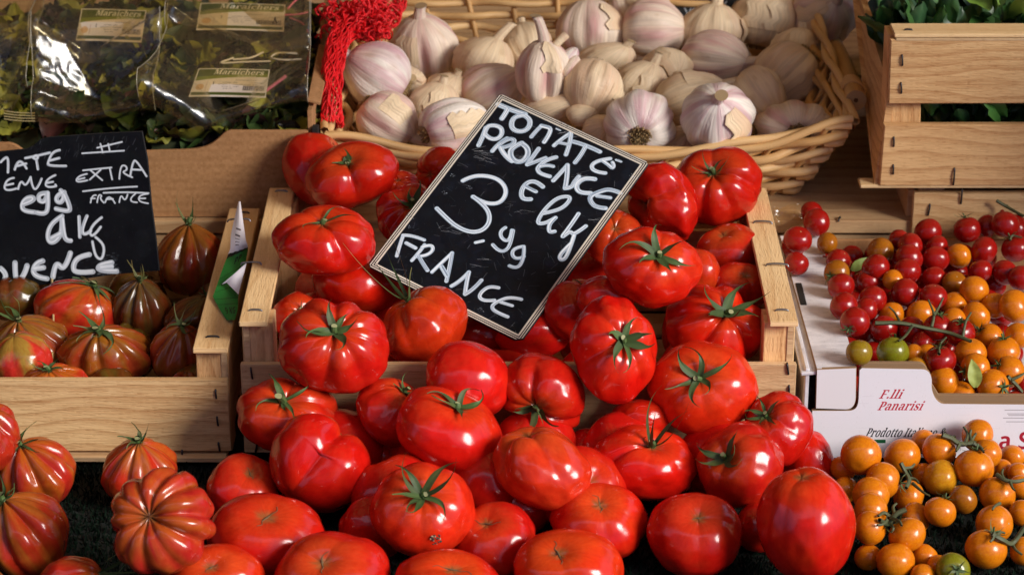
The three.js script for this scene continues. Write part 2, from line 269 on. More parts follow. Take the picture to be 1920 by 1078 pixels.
  // flat top flap over the left side wall, and the side wall itself
  const xl = q(1512, 690)[0], tf = new THREE.Shape();
  tf.moveTo(k1[0], 0); tf.lineTo(k2[0], 0); tf.lineTo(k2[0] + 0.001, 0.305); tf.lineTo(k1[0] - 0.004, 0.305); tf.closePath();
  const tg = plate(tf, 0.0035, 0.0004); tg.rotateX(-Math.PI / 2); tg.translate(0, k1[1] - 0.0032, 0.0006); part('top_flap', tg, [white, edge], c);
  const sw = part('side_wall', boardGeo(0.004, 0.088, 0.305), white, c); sw.position.set(xl + 0.002, 0.046, -0.155);
  const sf = part('side_fold', boardGeo(k1[0] - xl + 0.004, 0.0035, 0.303), white, c); sf.position.set((k1[0] + xl) / 2 - 0.002, k1[1] - 0.005, -0.152); sf.rotation.z = 0.08;
  const iw = part('inner_wall', boardGeo(0.004, 0.082, 0.30), white, c); iw.position.set(k2[0] - 0.004, 0.044, -0.157);
  const bw = part('back_wall', boardGeo(0.34, 0.086, 0.004), kraftMat, c); bw.position.set(xl + 0.176, 0.044, -0.307);
  const bm = part('bottom', boardGeo(0.34, 0.004, 0.30), white, c); bm.position.set(xl + 0.176, 0.004, -0.155);
  const hole = part('handle_hole_shade', boardGeo(0.006, 0.003, 0.05), new THREE.MeshStandardMaterial({ color: 0x17120f, roughness: 0.9 }), c); const hp = atY(1503, 550, 0.0925); hole.position.set(hp.x, 0.0912, hp.z);  // dark strip paints the shade inside the handle hole
}
// ---------------------------------------------------------------- crates at the right back
{
  const zf = -0.312, c = thing('wooden_crate', V(0.36, 0, zf), 'pale wooden crate at the top right, gap between its two front boards showing lettuce', 'crate');
  const B = (name, u0, v0, u1, v1, w1, w0, mat, z = 0, th = 0.009) => { // a board whose left edge may slant
    const A = (u, v) => { const p = atZ(u, v, zf + z); return [p.x - 0.36, p.y]; }; const [xa, ya] = A(u0, v0), [xb, yb] = A(w1, v1), s = new THREE.Shape();
    s.moveTo(xa, ya); s.lineTo(xb, yb); s.lineTo(0.36, yb + (w0 ?? 0)); s.lineTo(0.36, ya + (w0 ?? 0)); s.closePath();
    const g = plate(s, th - 0.002, 0.001), p = g.attributes.position, uv = g.attributes.uv; for (let i = 0; i < p.count; i++) uv.setXY(i, p.getX(i) + 0.07 * (boardCount % 5), p.getY(i) + (Math.abs(p.getZ(i)) > 0.004 ? 0 : 0.01)); boardCount++; g.translate(0, 0, z - th + 0.001);
    return part(name, g, mat, c);
  };
  const up = B('front_board', 1673, 76, 1920, 193, 1669, 0.0012, woodMat('pine', 0.98, 0.0));
  const lo = B('front_board', 1661, 236, 1920, 347, 1652, 0.0006, woodMat('pine', 0.92, 0.05));
  B('corner_post', 1665, 60, 1722, 345, 1655, 0, woodMat('pine', 0.95, 0.08), -0.011, 0.028).scale.x = 1;
  const post = c.children[c.children.length - 1]; { const s = new THREE.Shape(), A = (u, v) => { const p = atZ(u, v, zf - 0.011); return [p.x - 0.36, p.y]; }, a = A(1668, 66), b = A(1656, 343), d = A(1722, 343), e = A(1730, 66); s.moveTo(...a); s.lineTo(...b); s.lineTo(...d); s.lineTo(...e); s.closePath(); post.geometry = plate(s, 0.026, 0.001); post.geometry.translate(0, 0, -0.011 - 0.027); const p = post.geometry.attributes.position, uv = post.geometry.attributes.uv; for (let i = 0; i < p.count; i++) uv.setXY(i, p.getY(i), p.getX(i)); }
  { const p = atZ(1672, 70, zf).sub(c.position), rail = board('top_lath', 0.36, 0.004, 0.034, p.x + 0.183, p.y + 0.0015, -0.017, POP(1.02, 0.03), c); stapleAt(rail, -0.165, 0.0023, 0.006, 0.008, 0, steel, true);
    const ply = board('ply_edge', 0.357, 0.003, 0.033, p.x + 0.183, p.y - 0.0023, -0.0163, PLN(0.85), c); ply.name = 'ply_layer'; }
  // left end: a board that runs back, its top falling away
  { const A = (u, v, z) => atZ(u, v, z).sub(c.position), n1 = A(1640, 349, zf - 0.004), n2 = A(1668, 163, zf - 0.012), f1 = A(1599, -8, -0.56), f2 = A(1611, -12, -0.56), t = 0.007, pos = [], add = (a, b, d, e) => pos.push(...a.toArray(), ...b.toArray(), ...d.toArray(), ...a.toArray(), ...d.toArray(), ...e.toArray());
    const o = (q) => q.clone().add(V(t, 0, 0)); add(n1, n2, f2, f1); add(o(n1), o(f1), o(f2), o(n2)); add(n2, o(n2), o(f2), f2); add(n1, o(n1), o(n2), n2); add(f1, f2, o(f2), o(f1)); add(n1, f1, o(f1), o(n1));
    const g = new THREE.BufferGeometry(); g.setAttribute('position', new THREE.Float32BufferAttribute(pos, 3)); g.computeVertexNormals(); const uv = []; for (let i = 0; i < pos.length; i += 3) uv.push(pos[i + 2] + 0.3, pos[i + 1] + pos[i] * 0.2); g.setAttribute('uv', new THREE.Float32BufferAttribute(uv, 2)); part('side_board', g, woodMat('pine', 0.9, 0.06), c); }
  for (let i = 0; i < 4; i++) board('bottom_slat', 0.345, 0.005, 0.07, 0.185, 0.157, -0.05 - i * 0.09, PLN(0.95), c);
  const lath = board('bottom_lath', 0.37, 0.004, 0.02, 0.172, atZ(1700, 349, zf).y - 0.001, -0.0115, POP(0.97), c); lath.rotation.z = 0.001;
  for (const [u, v, r, l] of [[1693, 113, 0.1, 0.011], [1691, 165, 0.1, 0.011], [1677, 266, 0.05, 0.01], [1676, 318, 0.05, 0.01], [1790, 331, 0, 0.018]]) { const p = atZ(u, v, zf + 0.0006).sub(c.position); stapleAt(c, p.x, p.y, p.z, l, Math.PI / 2 + r); }
}
{ // the crate underneath it
  const zf = -0.322, c = thing('wooden_crate', V(0.37, 0, zf), 'shaded wooden crate under the lettuce crate, behind the cherry tomatoes', 'crate');
  const A = (u, v) => atZ(u, v, zf).sub(c.position), a = A(1711, 362), b = A(1711, 470);
  const g = boardGeo(0.30, a.y - b.y + 0.02, 0.008); const m = part('front_board', g, woodMat('pine', 0.97, 0), c); m.position.set(a.x + 0.152, (a.y + b.y) / 2 - 0.01, -0.004);
  board('side_board', 0.008, a.y - b.y + 0.015, 0.3, a.x + 0.002, (a.y + b.y) / 2 - 0.01, -0.165, PLN(0.95), c);
  board('corner_post', 0.026, 0.08, 0.026, a.x + 0.022, (a.y + b.y) / 2 - 0.005, -0.024, PLN(0.95), c);
  for (const [u, v, r, l] of [[1743, 393, -0.1, 0.012], [1804, 368, 0, 0.016]]) { const p = A(u, v); stapleAt(c, p.x, p.y, 0.0006, l, Math.PI / 2 + r); }
}
{ // unseen crates added outside the frame at the right to shade the white carton
  const mk = (y) => { const c = thing('wooden_crate', V(1.0, y, -0.42), 'unseen wooden crate added in a stack right of the white carton to shade it', 'crate', 'unseen crates added right of the white carton for shade'); for (const sz of [-1, 1]) board('long_board', 0.5, 0.13, 0.008, 0, 0.068, sz * 0.30, PLN(0.98), c); for (const sx of [-1, 1]) board('end_board', 0.008, 0.13, 0.58, sx * 0.245, 0.068, 0, PLN(0.98), c); board('bottom_board', 0.48, 0.006, 0.58, 0, 0.006, 0, PLN(0.98), c); return c; };
  for (let i = 0; i < 3; i++) mk(i * 0.137);
}

// ---------------------------------------------------------------- fruit shapes
const skinBump = pixelTex(256, 256, (u, v) => { const q = 128 + (fbm(u * 30, v * 30) - 0.5) * 60 + (noise(u * 120, v * 120, 4) > 0.9 ? 22 : 0); return [q, q, q]; }, false);
skinBump.repeat.set(3, 2);
const speck = pixelTex(256, 256, (u, v) => { const a = noise(u * 110, v * 110, 2), f = fbm(u * 26, v * 14, 6) - 0.5, s = a > 0.9 ? 6 : 0; return [240 + s * 2 + f * 26, 216 + f * 60 + s * 8, 216 + f * 60 + s * 6]; });
speck.repeat.set(3, 2);
const skinMat = new THREE.MeshPhysicalMaterial({ vertexColors: true, map: speck, bumpMap: skinBump, bumpScale: 0.00012, roughness: 0.19, ior: 1.48 });
const leafMat = new THREE.MeshStandardMaterial({ vertexColors: true, roughness: 0.62, side: THREE.DoubleSide });
const scarMat = new THREE.MeshStandardMaterial({ color: new THREE.Color(0.13, 0.075, 0.03), roughness: 0.9 });
// closed grid over (theta, phi): f gives the point, col the colour
function gridGeo(M, N, f, col) {
  const pos = [], uv = [], c = [], idx = [];
  for (let i = 0; i <= M; i++) for (let j = 0; j <= N; j++) { const th = i / M * Math.PI, ph = (j % N) / N * Math.PI * 2, p = f(th, ph); pos.push(p.x, p.y, p.z); uv.push(j / N, 1 - i / M); if (col) c.push(...col(th, ph, p)); }
  for (let i = 0; i < M; i++) for (let j = 0; j < N; j++) { const a = i * (N + 1) + j, b = a + N + 1; idx.push(a, b + 1, b, a, a + 1, b + 1); }
  const g = new THREE.BufferGeometry(); g.setAttribute('position', new THREE.Float32BufferAttribute(pos, 3)); g.setAttribute('uv', new THREE.Float32BufferAttribute(uv, 2)); if (col) g.setAttribute('color', new THREE.Float32BufferAttribute(c, 3)); g.setIndex(idx);
  return g;
}
function seamNormals(g, M, N) {
  g.computeVertexNormals(); const n = g.attributes.normal, v = V(0, 0, 0), w = V(0, 0, 0);
  for (let i = 0; i <= M; i++) { const a = i * (N + 1), b = a + N; v.fromBufferAttribute(n, a).add(w.fromBufferAttribute(n, b)).normalize(); n.setXYZ(a, v.x, v.y, v.z); n.setXYZ(b, v.x, v.y, v.z); }
  for (const i of [0, M]) { v.set(0, 0, 0); for (let j = 0; j < N; j++) v.add(w.fromBufferAttribute(n, i * (N + 1) + j)); v.normalize(); for (let j = 0; j <= N; j++) n.setXYZ(i * (N + 1) + j, v.x, v.y, v.z); }
  return g;
}
const wrapAngle = (a) => Math.atan2(Math.sin(a), Math.cos(a));
function fruit(o) {                                                          // unit fruit, stem along +y
  const lobes = o.lobes ?? []; 
  if (!o.lobes) { const n = o.n ?? 6, off = rr(0, 6.3); for (let i = 0; i < n; i++) lobes.push([off + (i + rr(-0.28, 0.28)) / n * Math.PI * 2, (o.rib ?? 0.05) * (o.ribk ?? 2.2) * rr(0.25, 1.4), rr(0.8, 1.3) * (o.wide ?? 1.9) / n]); }
  const sx = rr(0, 90), sy = rr(0, 90), sq = o.sq ?? 0.93, flat = o.flat ?? 0.8, dim = o.dimple ?? 0.16, peak = o.peak ?? 0, lump = (o.lump ?? 0.10) * 1.35, tb = o.taper ?? 0.05;
  return (th, ph) => {
    const s = Math.sin(th), c = Math.cos(th); let rho = Math.pow(Math.max(0, s), sq), y = c * flat;
    let gr = 0; for (const [a, d, w] of lobes) gr += d * Math.exp(-Math.pow(Math.abs(wrapAngle(ph - a)) / w, 1.35));
    const rip = 1 + (o.ripple ?? 0.02) * (noise(Math.cos(ph) * rho * 4.5 + sx, Math.sin(ph) * rho * 4.5 + sy, c * 4 + 7) - 0.5);
    const m = (0.22 + 0.78 * Math.exp(-Math.pow((th - 0.75) / 0.75, 2))) * (1 - 0.75 * sstep(2.0, 3.0, th)) + (o.low ?? 0) * sstep(1.2, 2.2, th);
    const L = 1 + lump * (fbm(Math.cos(ph) * rho * 1.1 + sx, Math.sin(ph) * rho * 1.1 + sy, c + 3) - 0.5) * 2;
    rho *= (1 - tb * (1 - c) * 0.5) * L * rip; const k = 1 - gr * m; rho *= k;
    if (th < 1.6) { y += -dim * Math.exp(-Math.pow(rho / 0.30, 2)) * (1 + gr) - gr * m * 0.45 * flat; y += peak * Math.exp(-Math.pow(rho / 0.42, 2)); }
    else y += 0.05 * Math.exp(-Math.pow(rho / 0.22, 2));
    return V(rho * Math.cos(ph), y, rho * Math.sin(ph));
  };
}
const PAL = {                                                                 // [body, shoulder]
  red: [[0.60, 0.012, 0.005], [0.64, 0.055, 0.009]], deep: [[0.60, 0.012, 0.005], [0.64, 0.055, 0.009]], orange: [[0.66, 0.034, 0.007], [0.66, 0.085, 0.010]],
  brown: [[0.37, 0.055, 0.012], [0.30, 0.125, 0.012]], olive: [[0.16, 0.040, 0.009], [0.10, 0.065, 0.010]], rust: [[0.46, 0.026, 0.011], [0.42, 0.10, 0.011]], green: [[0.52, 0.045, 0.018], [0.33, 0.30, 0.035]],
};
function colorer(pal, streak = 0) {
  const hv = rr(0.86, 1.12), hg = rr(0.75, 1.35), [a, b] = PAL[pal].map((c) => [c[0] * hv, c[1] * hg, c[2] * rr(0.8, 1.5)]), ox = rr(0, 60), cork = [0.22, 0.13, 0.04];
  return (th, ph, p) => { const n = fbm(p.x * 2.2 + ox, p.y * 2.2, p.z * 2.2), st = streak ? (fbm(Math.cos(ph) * 4 + ox, Math.sin(ph) * 4 + 9, th * 0.7) - 0.42) * 3.2 * streak : 0, t = clamp(sstep(1.15, 0.15, th) * 0.8 + (n - 0.5) * 1.1 + st), q = 0.9 + 0.2 * noise(p.x * 5 + ox, p.y * 5, p.z * 5); const cr = sstep(0.24, 0.10, th + 0.10 * noise(p.x * 20 + ox, p.z * 20)) * 0.75; return [0, 1, 2].map((k) => lerp(lerp(a[k], b[k], t) * q, cork[k], cr)); };
}
// a sepal lying over the fruit: angle, length in theta, width, lift
function sepalGeo(S, ph, len, wid, lift, curl, side) {
  const n = 9, pos = [], c = [], idx = [], tone = rr(0.75, 1.25), dry = rnd() < 0.25 ? rr(0.5, 1) : 0;
  for (let i = 0; i <= n; i++) { const t = i / n, th = 0.03 + len * t, w = wid * 0.85 * Math.pow(1 - t, 0.75) * (0.55 + 0.75 * Math.sin(Math.PI * Math.min(1, t * 1.5 + 0.15)) * (t < 0.57 ? 1 : 1)) + 0.004, p0 = S(th, ph + side * t * t);
    const up = lift * t + curl * t * t * t + 0.035; const tan = V(-Math.sin(ph + side * t * t), 0, Math.cos(ph + side * t * t));
    for (const [k, h] of [[-1, 0.02], [-0.5, 0.008], [0, -0.008], [0.5, 0.008], [1, 0.02]]) { const q = p0.clone().addScaledVector(tan, k * w * (1 + 0.15 * Math.sin(t * 9 + k * 3))); q.y += up + h * (1 - t) * 1.2 + 0.012 * Math.sin(t * 7 + k * 2); pos.push(q.x, q.y, q.z); const g = tone * lerp(1, 1.5, t) * (k === 0 ? 1.25 : 1); c.push(lerp(0.042, 0.10, dry * t) * g, lerp(0.072, 0.066, dry * t) * g, 0.017 * g); } }
  for (let i = 0; i < n; i++) for (let j = 0; j < 4; j++) { const a = i * 5 + j, b = a + 5; idx.push(a, b, b + 1, a, b + 1, a + 1); }
  const g = new THREE.BufferGeometry(); g.setAttribute('position', new THREE.Float32BufferAttribute(pos, 3)); g.setAttribute('color', new THREE.Float32BufferAttribute(c, 3)); g.setIndex(idx); g.computeVertexNormals(); return g;
}
function paint(g, r, gg, b) { const n = g.attributes.position.count, c = new Float32Array(n * 3); for (let i = 0; i < n; i++) { c[i * 3] = r; c[i * 3 + 1] = gg; c[i * 3 + 2] = b; } g.setAttribute('color', new THREE.BufferAttribute(c, 3)); return g; }

// ---------------------------------------------------------------- how a heap is laid
const laid = [];                                                             // {c: centre, r}
let slate = null;                                                            // {n, p} plane of the price slate once it stands
function settle(u, v, rpx, base, k = 0.86, push = 0, most = 9, floor = 0) {
  const d = dirOf(u, v); let s = base;
  for (let it = 0; it < 2; it++) {
    const r = rpx * s / FPX; let best = base;
    for (const q of laid) { const m = q.c.clone().sub(EYE), K = k * (r + q.r), dd = d.lengthSq(), b = d.dot(m) / dd, disc = b * b - (m.lengthSq() - K * K) / dd; if (disc > 0) best = Math.min(best, b - Math.sqrt(disc)); }
    if (slate?.on && slate.over(u, v, rpx)) { const t = (slate.n.dot(slate.p.clone().sub(EYE)) + r * 0.8) / slate.n.dot(d); if (t > 0) best = Math.min(best, t); }
    s = best;
  }
  s = Math.max(s, base - most, floor) - push; const c = EYE.clone().addScaledVector(d, s); laid.push({ c, r: rpx * s / FPX, u, v }); return { c, s };
}
const planeDepth = (u, v, a, b) => { const d = dirOf(u, v); return (a + b * EYE.z - EYE.y) / (d.y - b * d.z); };  // y = a + b z
const zDepth = (u, v, z) => { const d = dirOf(u, v); return (z - EYE.z) / d.z; };
const yDepth = (u, v, y) => { const d = dirOf(u, v); return (y - EYE.y) / d.y; };

// a big tomato: [u, v, A, B, tilt, stem u, stem v, toward (1 stem on this side, -1 beyond the rim), palette, options, label]
function bigTomato(row, name, group, category) {
  const [u, v, A, B, tilt, su, sv, side, pal, opt, label] = row; reseed(opt.seed ?? Math.round(u * 31 + v * 7));
  const R = (A + B) / 2, z0 = opt.zmin ?? 0.047;
  let base = opt.where === 'C' ? planeDepth(u, v, opt.a ?? 0.098, opt.b ?? -0.18) : opt.where === 'L' ? planeDepth(u, v, opt.a ?? 0.052, opt.b ?? -0.10) : Math.min(yDepth(u, v, R / 2120 * 0.82), zDepth(u, v, z0));
  const { c, s } = settle(u, v, R, base, opt.k ?? 0.86, opt.push ?? 0), m = s / FPX;
  if (opt.rk) laid[laid.length - 1].r *= opt.rk;
  // stem direction in the view
  const ct = Math.cos(tilt * Math.PI / 180), st = Math.sin(tilt * Math.PI / 180), dx = su - u, dy = v - sv;
  let px = (dx * ct + dy * st) / A, py = (-dx * st + dy * ct) / B, l = Math.hypot(px, py); const lim = 0.985; if (l > lim) { px *= lim / l; py *= lim / l; }
  const axis = V(px, py, side * Math.sqrt(Math.max(0.0, 1 - px * px - py * py))).normalize();
  const S0 = fruit(opt), q = new THREE.Quaternion().setFromUnitVectors(V(0, 1, 0), axis), spin = new THREE.Quaternion().setFromAxisAngle(V(0, 1, 0), opt.spin ?? rr(0, 6.28)); q.multiply(spin);
  // fit the outline: measure the turned unit shape and scale it to A x B, as deep as it is broad
  const box = new THREE.Box3(); for (let i = 0; i <= 24; i++) for (let j = 0; j < 36; j++) box.expandByPoint(S0(i / 24 * Math.PI, j / 36 * 6.2832).applyQuaternion(q));
  const size = box.getSize(V(0, 0, 0)), mid = box.getCenter(V(0, 0, 0)), sc = [2 * A * m / size.x, 2 * B * m / size.y, 0]; sc[2] = Math.sqrt(sc[0] * sc[1]);
  const M = new THREE.Matrix4().makeBasis(VX, VY, VB).multiply(new THREE.Matrix4().makeRotationZ(tilt * Math.PI / 180)).multiply(new THREE.Matrix4().makeScale(...sc)).multiply(new THREE.Matrix4().makeTranslation(-mid.x, -mid.y, -mid.z)).multiply(new THREE.Matrix4().makeRotationFromQuaternion(q));
  const nM = 52, nN = 96, body = gridGeo(nM, nN, S0, colorer(pal, opt.streak ?? 0)); body.applyMatrix4(M); seamNormals(body, nM, nN);
  const t = thing(name, c, label, category, group); part('skin', body, skinMat, t);
  const hint = opt.calyx ?? 0;
  if (hint) {
    const hub = []; const top = S0(0.01, 0); const h = opt.stub ?? 0.16, lean = rr(0, 6.3);
    hub.push(paint(taper([top.clone().add(V(0, 0.0, 0)), top.clone().add(V(0.01, h * 0.5 + 0.03, 0)), top.clone().add(V(0.05 * Math.cos(lean), h + 0.03, 0.05 * Math.sin(lean)))], (x) => (opt.stubr ?? 0.055) * (1 - 0.25 * x + 0.3 * x * x), 6, 8), 0.07, 0.12, 0.03));
    const cap = new THREE.CircleGeometry((opt.stubr ?? 0.055) * 0.95, 10); cap.rotateX(-Math.PI / 2); cap.translate(top.x + 0.05 * Math.cos(lean), top.y + h + 0.031, top.z + 0.05 * Math.sin(lean)); hub.push(paint(cap, 0.30, 0.30, 0.14));
    const hg = merge(hub.map((g) => { g = g.toNonIndexed(); g.deleteAttribute('uv'); return g; })); hg.applyMatrix4(M); hg.computeVertexNormals(); const cx = part('calyx', hg, leafMat, t);
    const n = opt.sepals ?? 6, off = rr(0, 6.3);
    for (let i = 0; i < n; i++) { const g = sepalGeo(S0, off + (i + rr(-0.42, 0.42)) / n * 6.283, (opt.slen ?? 0.62) * rr(0.6, 1.3), (opt.swid ?? 0.085) * rr(0.7, 1.2), (opt.lift ?? 0.05) * rr(0.5, 2.8), (opt.curl ?? 0.1) * rr(-0.4, 2.5), rr(-0.8, 0.8)); g.applyMatrix4(M); g.computeVertexNormals(); part('sepal', g, leafMat, cx); }
  } else if (opt.scar) {
    const pts = [], L = opt.scar; for (let i = -3; i <= 3; i++) { const p = S0(0.04 + Math.abs(i) / 3 * L, (i < 0 ? 0 : Math.PI) + rr(-0.3, 0.3) + (opt.sa ?? 0.6)); p.y += 0.004; pts.push(p); }
    const g = taper(pts, (x) => 0.007 + 0.016 * Math.exp(-Math.pow((x - 0.5) / 0.12, 2)), 20, 6); g.applyMatrix4(M); part('stem_scar', g, scarMat, t);
  }
  if (opt.cork) { // dry corky patch at the blossom end
    const wx = (opt.cork[0] - u) * m, wy = (v - opt.cork[1]) * m, bp = body.attributes.position, w = V(0, 0, 0), list = []; let best = null, bd = 9;
    for (let i = 0; i < bp.count; i++) { w.fromBufferAttribute(bp, i); if (w.dot(VB) < 0) continue; const d = Math.hypot(w.dot(VX) - wx, w.dot(VY) - wy); if (d < bd) { bd = d; best = w.clone(); } }
    const nn = best.clone().normalize(), tx = VX.clone().addScaledVector(nn, -VX.dot(nn)).normalize(), ty = nn.clone().cross(tx);
    for (let i = 0; i < 26; i++) { const a = rr(0, 6.283), r = 0.0055 * Math.sqrt(rnd()), q = new THREE.IcosahedronGeometry(rr(0.0005, 0.0012), 1); q.scale(rr(0.6, 1.6), rr(0.6, 1.6), rr(0.5, 0.9)); const p = best.clone().addScaledVector(tx, Math.cos(a) * r).addScaledVector(ty, Math.sin(a) * r * 0.9).addScaledVector(nn, -r * r * 12); q.translate(p.x, p.y, p.z); const k = rnd() < 0.35 ? 0.15 : 1; q.deleteAttribute('uv'); list.push(paint(q, 0.34 * k, 0.25 * k, 0.16 * k)); }
    part('blossom_scar', merge(list), new THREE.MeshStandardMaterial({ vertexColors: true, roughness: 0.9 }), t);
  }
  return t;
}

// ---------------------------------------------------------------- red beefsteak tomatoes, back of the heap first
const CAL = { calyx: 1 }, RT = 'red beefsteak tomatoes heaped in and before the middle crate';
const red = (rows) => { for (const r of rows) bigTomato(r, 'beefsteak_tomato', RT, 'tomato'); };
red([
  [598, 320, 68, 75, 10, 655, 262, 1, 'deep', { where: 'C', n: 4, rib: 0.03, scar: 0.2 }, 'dark red tomato at the back left corner of the crate, behind the notched one'],
  [660, 327, 90, 62, 16, 652, 290, 1, 'red', { where: 'C', lobes: [[1.55, 0.30, 0.35], [0.2, 0.05, 0.3], [3.0, 0.06, 0.3]], dimple: 0.22, spin: 0, scar: 0.16, calyx: 1, sepals: 4, slen: 0.2, stub: 0.05 }, 'bright heart-shaped red tomato with a deep notch, topmost at the back left'],
  [825, 320, 52, 46, 20, 800, 330, 1, 'deep', { where: 'C', n: 6, rib: 0.08 }, 'dark red tomato peeping over the upper left edge of the price slate'],
  [750, 345, 36, 26, 0, 745, 335, 1, 'orange', { where: 'C', n: 6, rib: 0.1 }, 'small orange-red shoulder of a tomato below the basket rim left of the price slate'],
  [768, 405, 64, 62, 0, 776, 376, 1, 'deep', { where: 'C', n: 6, rib: 0.07, calyx: 1, sepals: 5, slen: 0.5, lift: 0.15, stub: 0.3 }, 'shaded red tomato with green stalk half hidden by the slate upper left edge'],
  [1368, 470, 64, 52, 0, 1350, 430, 1, 'deep', { where: 'C', n: 5, rib: 0.03, lump: 0.05, a: 0.085 }, 'deep red tomato in shadow by the right rail of the middle crate, upper one'],
  [1388, 535, 58, 44, 0, 1400, 510, 1, 'deep', { where: 'C', n: 5, rib: 0.06, a: 0.085 }, 'deep red tomato in shadow by the right rail of the middle crate, lower one'],
  [1150, 448, 54, 56, 0, 1150, 420, 1, 'orange', { where: 'C', n: 6, rib: 0.05, a: 0.09 }, 'orange-red tomato in the gap just right of the price slate'],
  [1345, 350, 86, 74, 5, 1326, 312, 1, 'red', { where: 'C', push: 0.02, spin: 0.3, lobes: [[0.8, 0.22, 0.22], [1.7, 0.14, 0.3], [2.4, 0.20, 0.18], [3.6, 0.08, 0.3], [5.2, 0.1, 0.3]], dimple: 0.25, calyx: 1, sepals: 6, slen: 0.3, swid: 0.03, lift: 0.1, stub: 0.1 }, 'large deeply folded red tomato at the back on the right rail of the crate'],
  [1243, 376, 82, 62, -42, 1185, 388, 1, 'red', { where: 'C', lobes: [[0.5, 0.25, 0.25], [2.9, 0.2, 0.3], [4.4, 0.12, 0.3]], dimple: 0.3, lump: 0.2, scar: 0.18 }, 'long twisted red tomato leaning at the upper right edge of the price slate'],
  [1310, 512, 40, 46, 0, 1318, 500, -1, 'orange', { where: 'C', n: 5, rib: 0.03 }, 'orange-red tomato peeping out behind the right side of the long-sepalled tomato'],
  [1085, 585, 66, 62, 10, 1105, 545, 1, 'deep', { where: 'C', n: 6, rib: 0.06, calyx: 1, sepals: 5, slen: 0.4, swid: 0.04 }, 'shaded ribbed red tomato under the lower right edge of the price slate'],
  [1135, 560, 55, 44, 0, 1140, 540, -1, 'deep', { where: 'C', n: 5, rib: 0.05 }, 'dark red tomato tucked below the long-sepalled tomato and behind its lower neighbour'],
  [1000, 628, 72, 46, 0, 1000, 600, -1, 'deep', { where: 'C', n: 5, rib: 0.04, a: 0.07, push: -0.03 }, 'dark red tomato in deep shade under the bottom corner of the price slate'],
  [905, 634, 62, 42, 0, 905, 600, -1, 'deep', { where: 'C', n: 5, rib: 0.04, a: 0.07, push: -0.03 }, 'dark red tomato in shade under the bottom edge of the price slate'],
  [560, 592, 52, 46, 0, 572, 575, 1, 'deep', { where: 'C', n: 6, rib: 0.08, a: 0.085, calyx: 1, sepals: 4, slen: 0.4, swid: 0.03 }, 'shaded red tomato low by the left rail of the middle crate'],
  [668, 530, 84, 58, -6, 650, 600, -1, 'red', { where: 'C', n: 4, rib: 0.02, lump: 0.06, push: -0.022 }, 'smooth red tomato without stalk by the lower left corner of the price slate'],
  [607, 450, 98, 67, -3, 603, 402, 1, 'red', { where: 'C', spin: 0.4, lobes: [[0.3, 0.08, 0.2], [1.5, 0.20, 0.2], [2.2, 0.06, 0.2], [3.2, 0.09, 0.2], [4.4, 0.12, 0.2]], dimple: 0.2, calyx: 1, sepals: 3, slen: 0.55, swid: 0.035, lift: 0.12, stub: 0.06 }, 'wide red tomato overhanging the left crate rail, thin green stalks at its crease'],
  [1224, 502, 95, 76, -4, 1236, 476, 1, 'red', { where: 'C', n: 7, rib: 0.06, calyx: 1, sepals: 6, slen: 0.75, swid: 0.09, lift: 0.12, stub: 0.12 }, 'round red tomato right of the price slate with a star of long green sepals'],
  [1344, 614, 98, 80, -8, 1362, 578, 1, 'red', { where: 'C', n: 8, rib: 0.10, calyx: 1, sepals: 6, slen: 0.7, swid: 0.10, lift: 0.16, curl: 0.3 }, 'ribbed red tomato with tall green sepals at the front right corner of the middle crate'],
]);
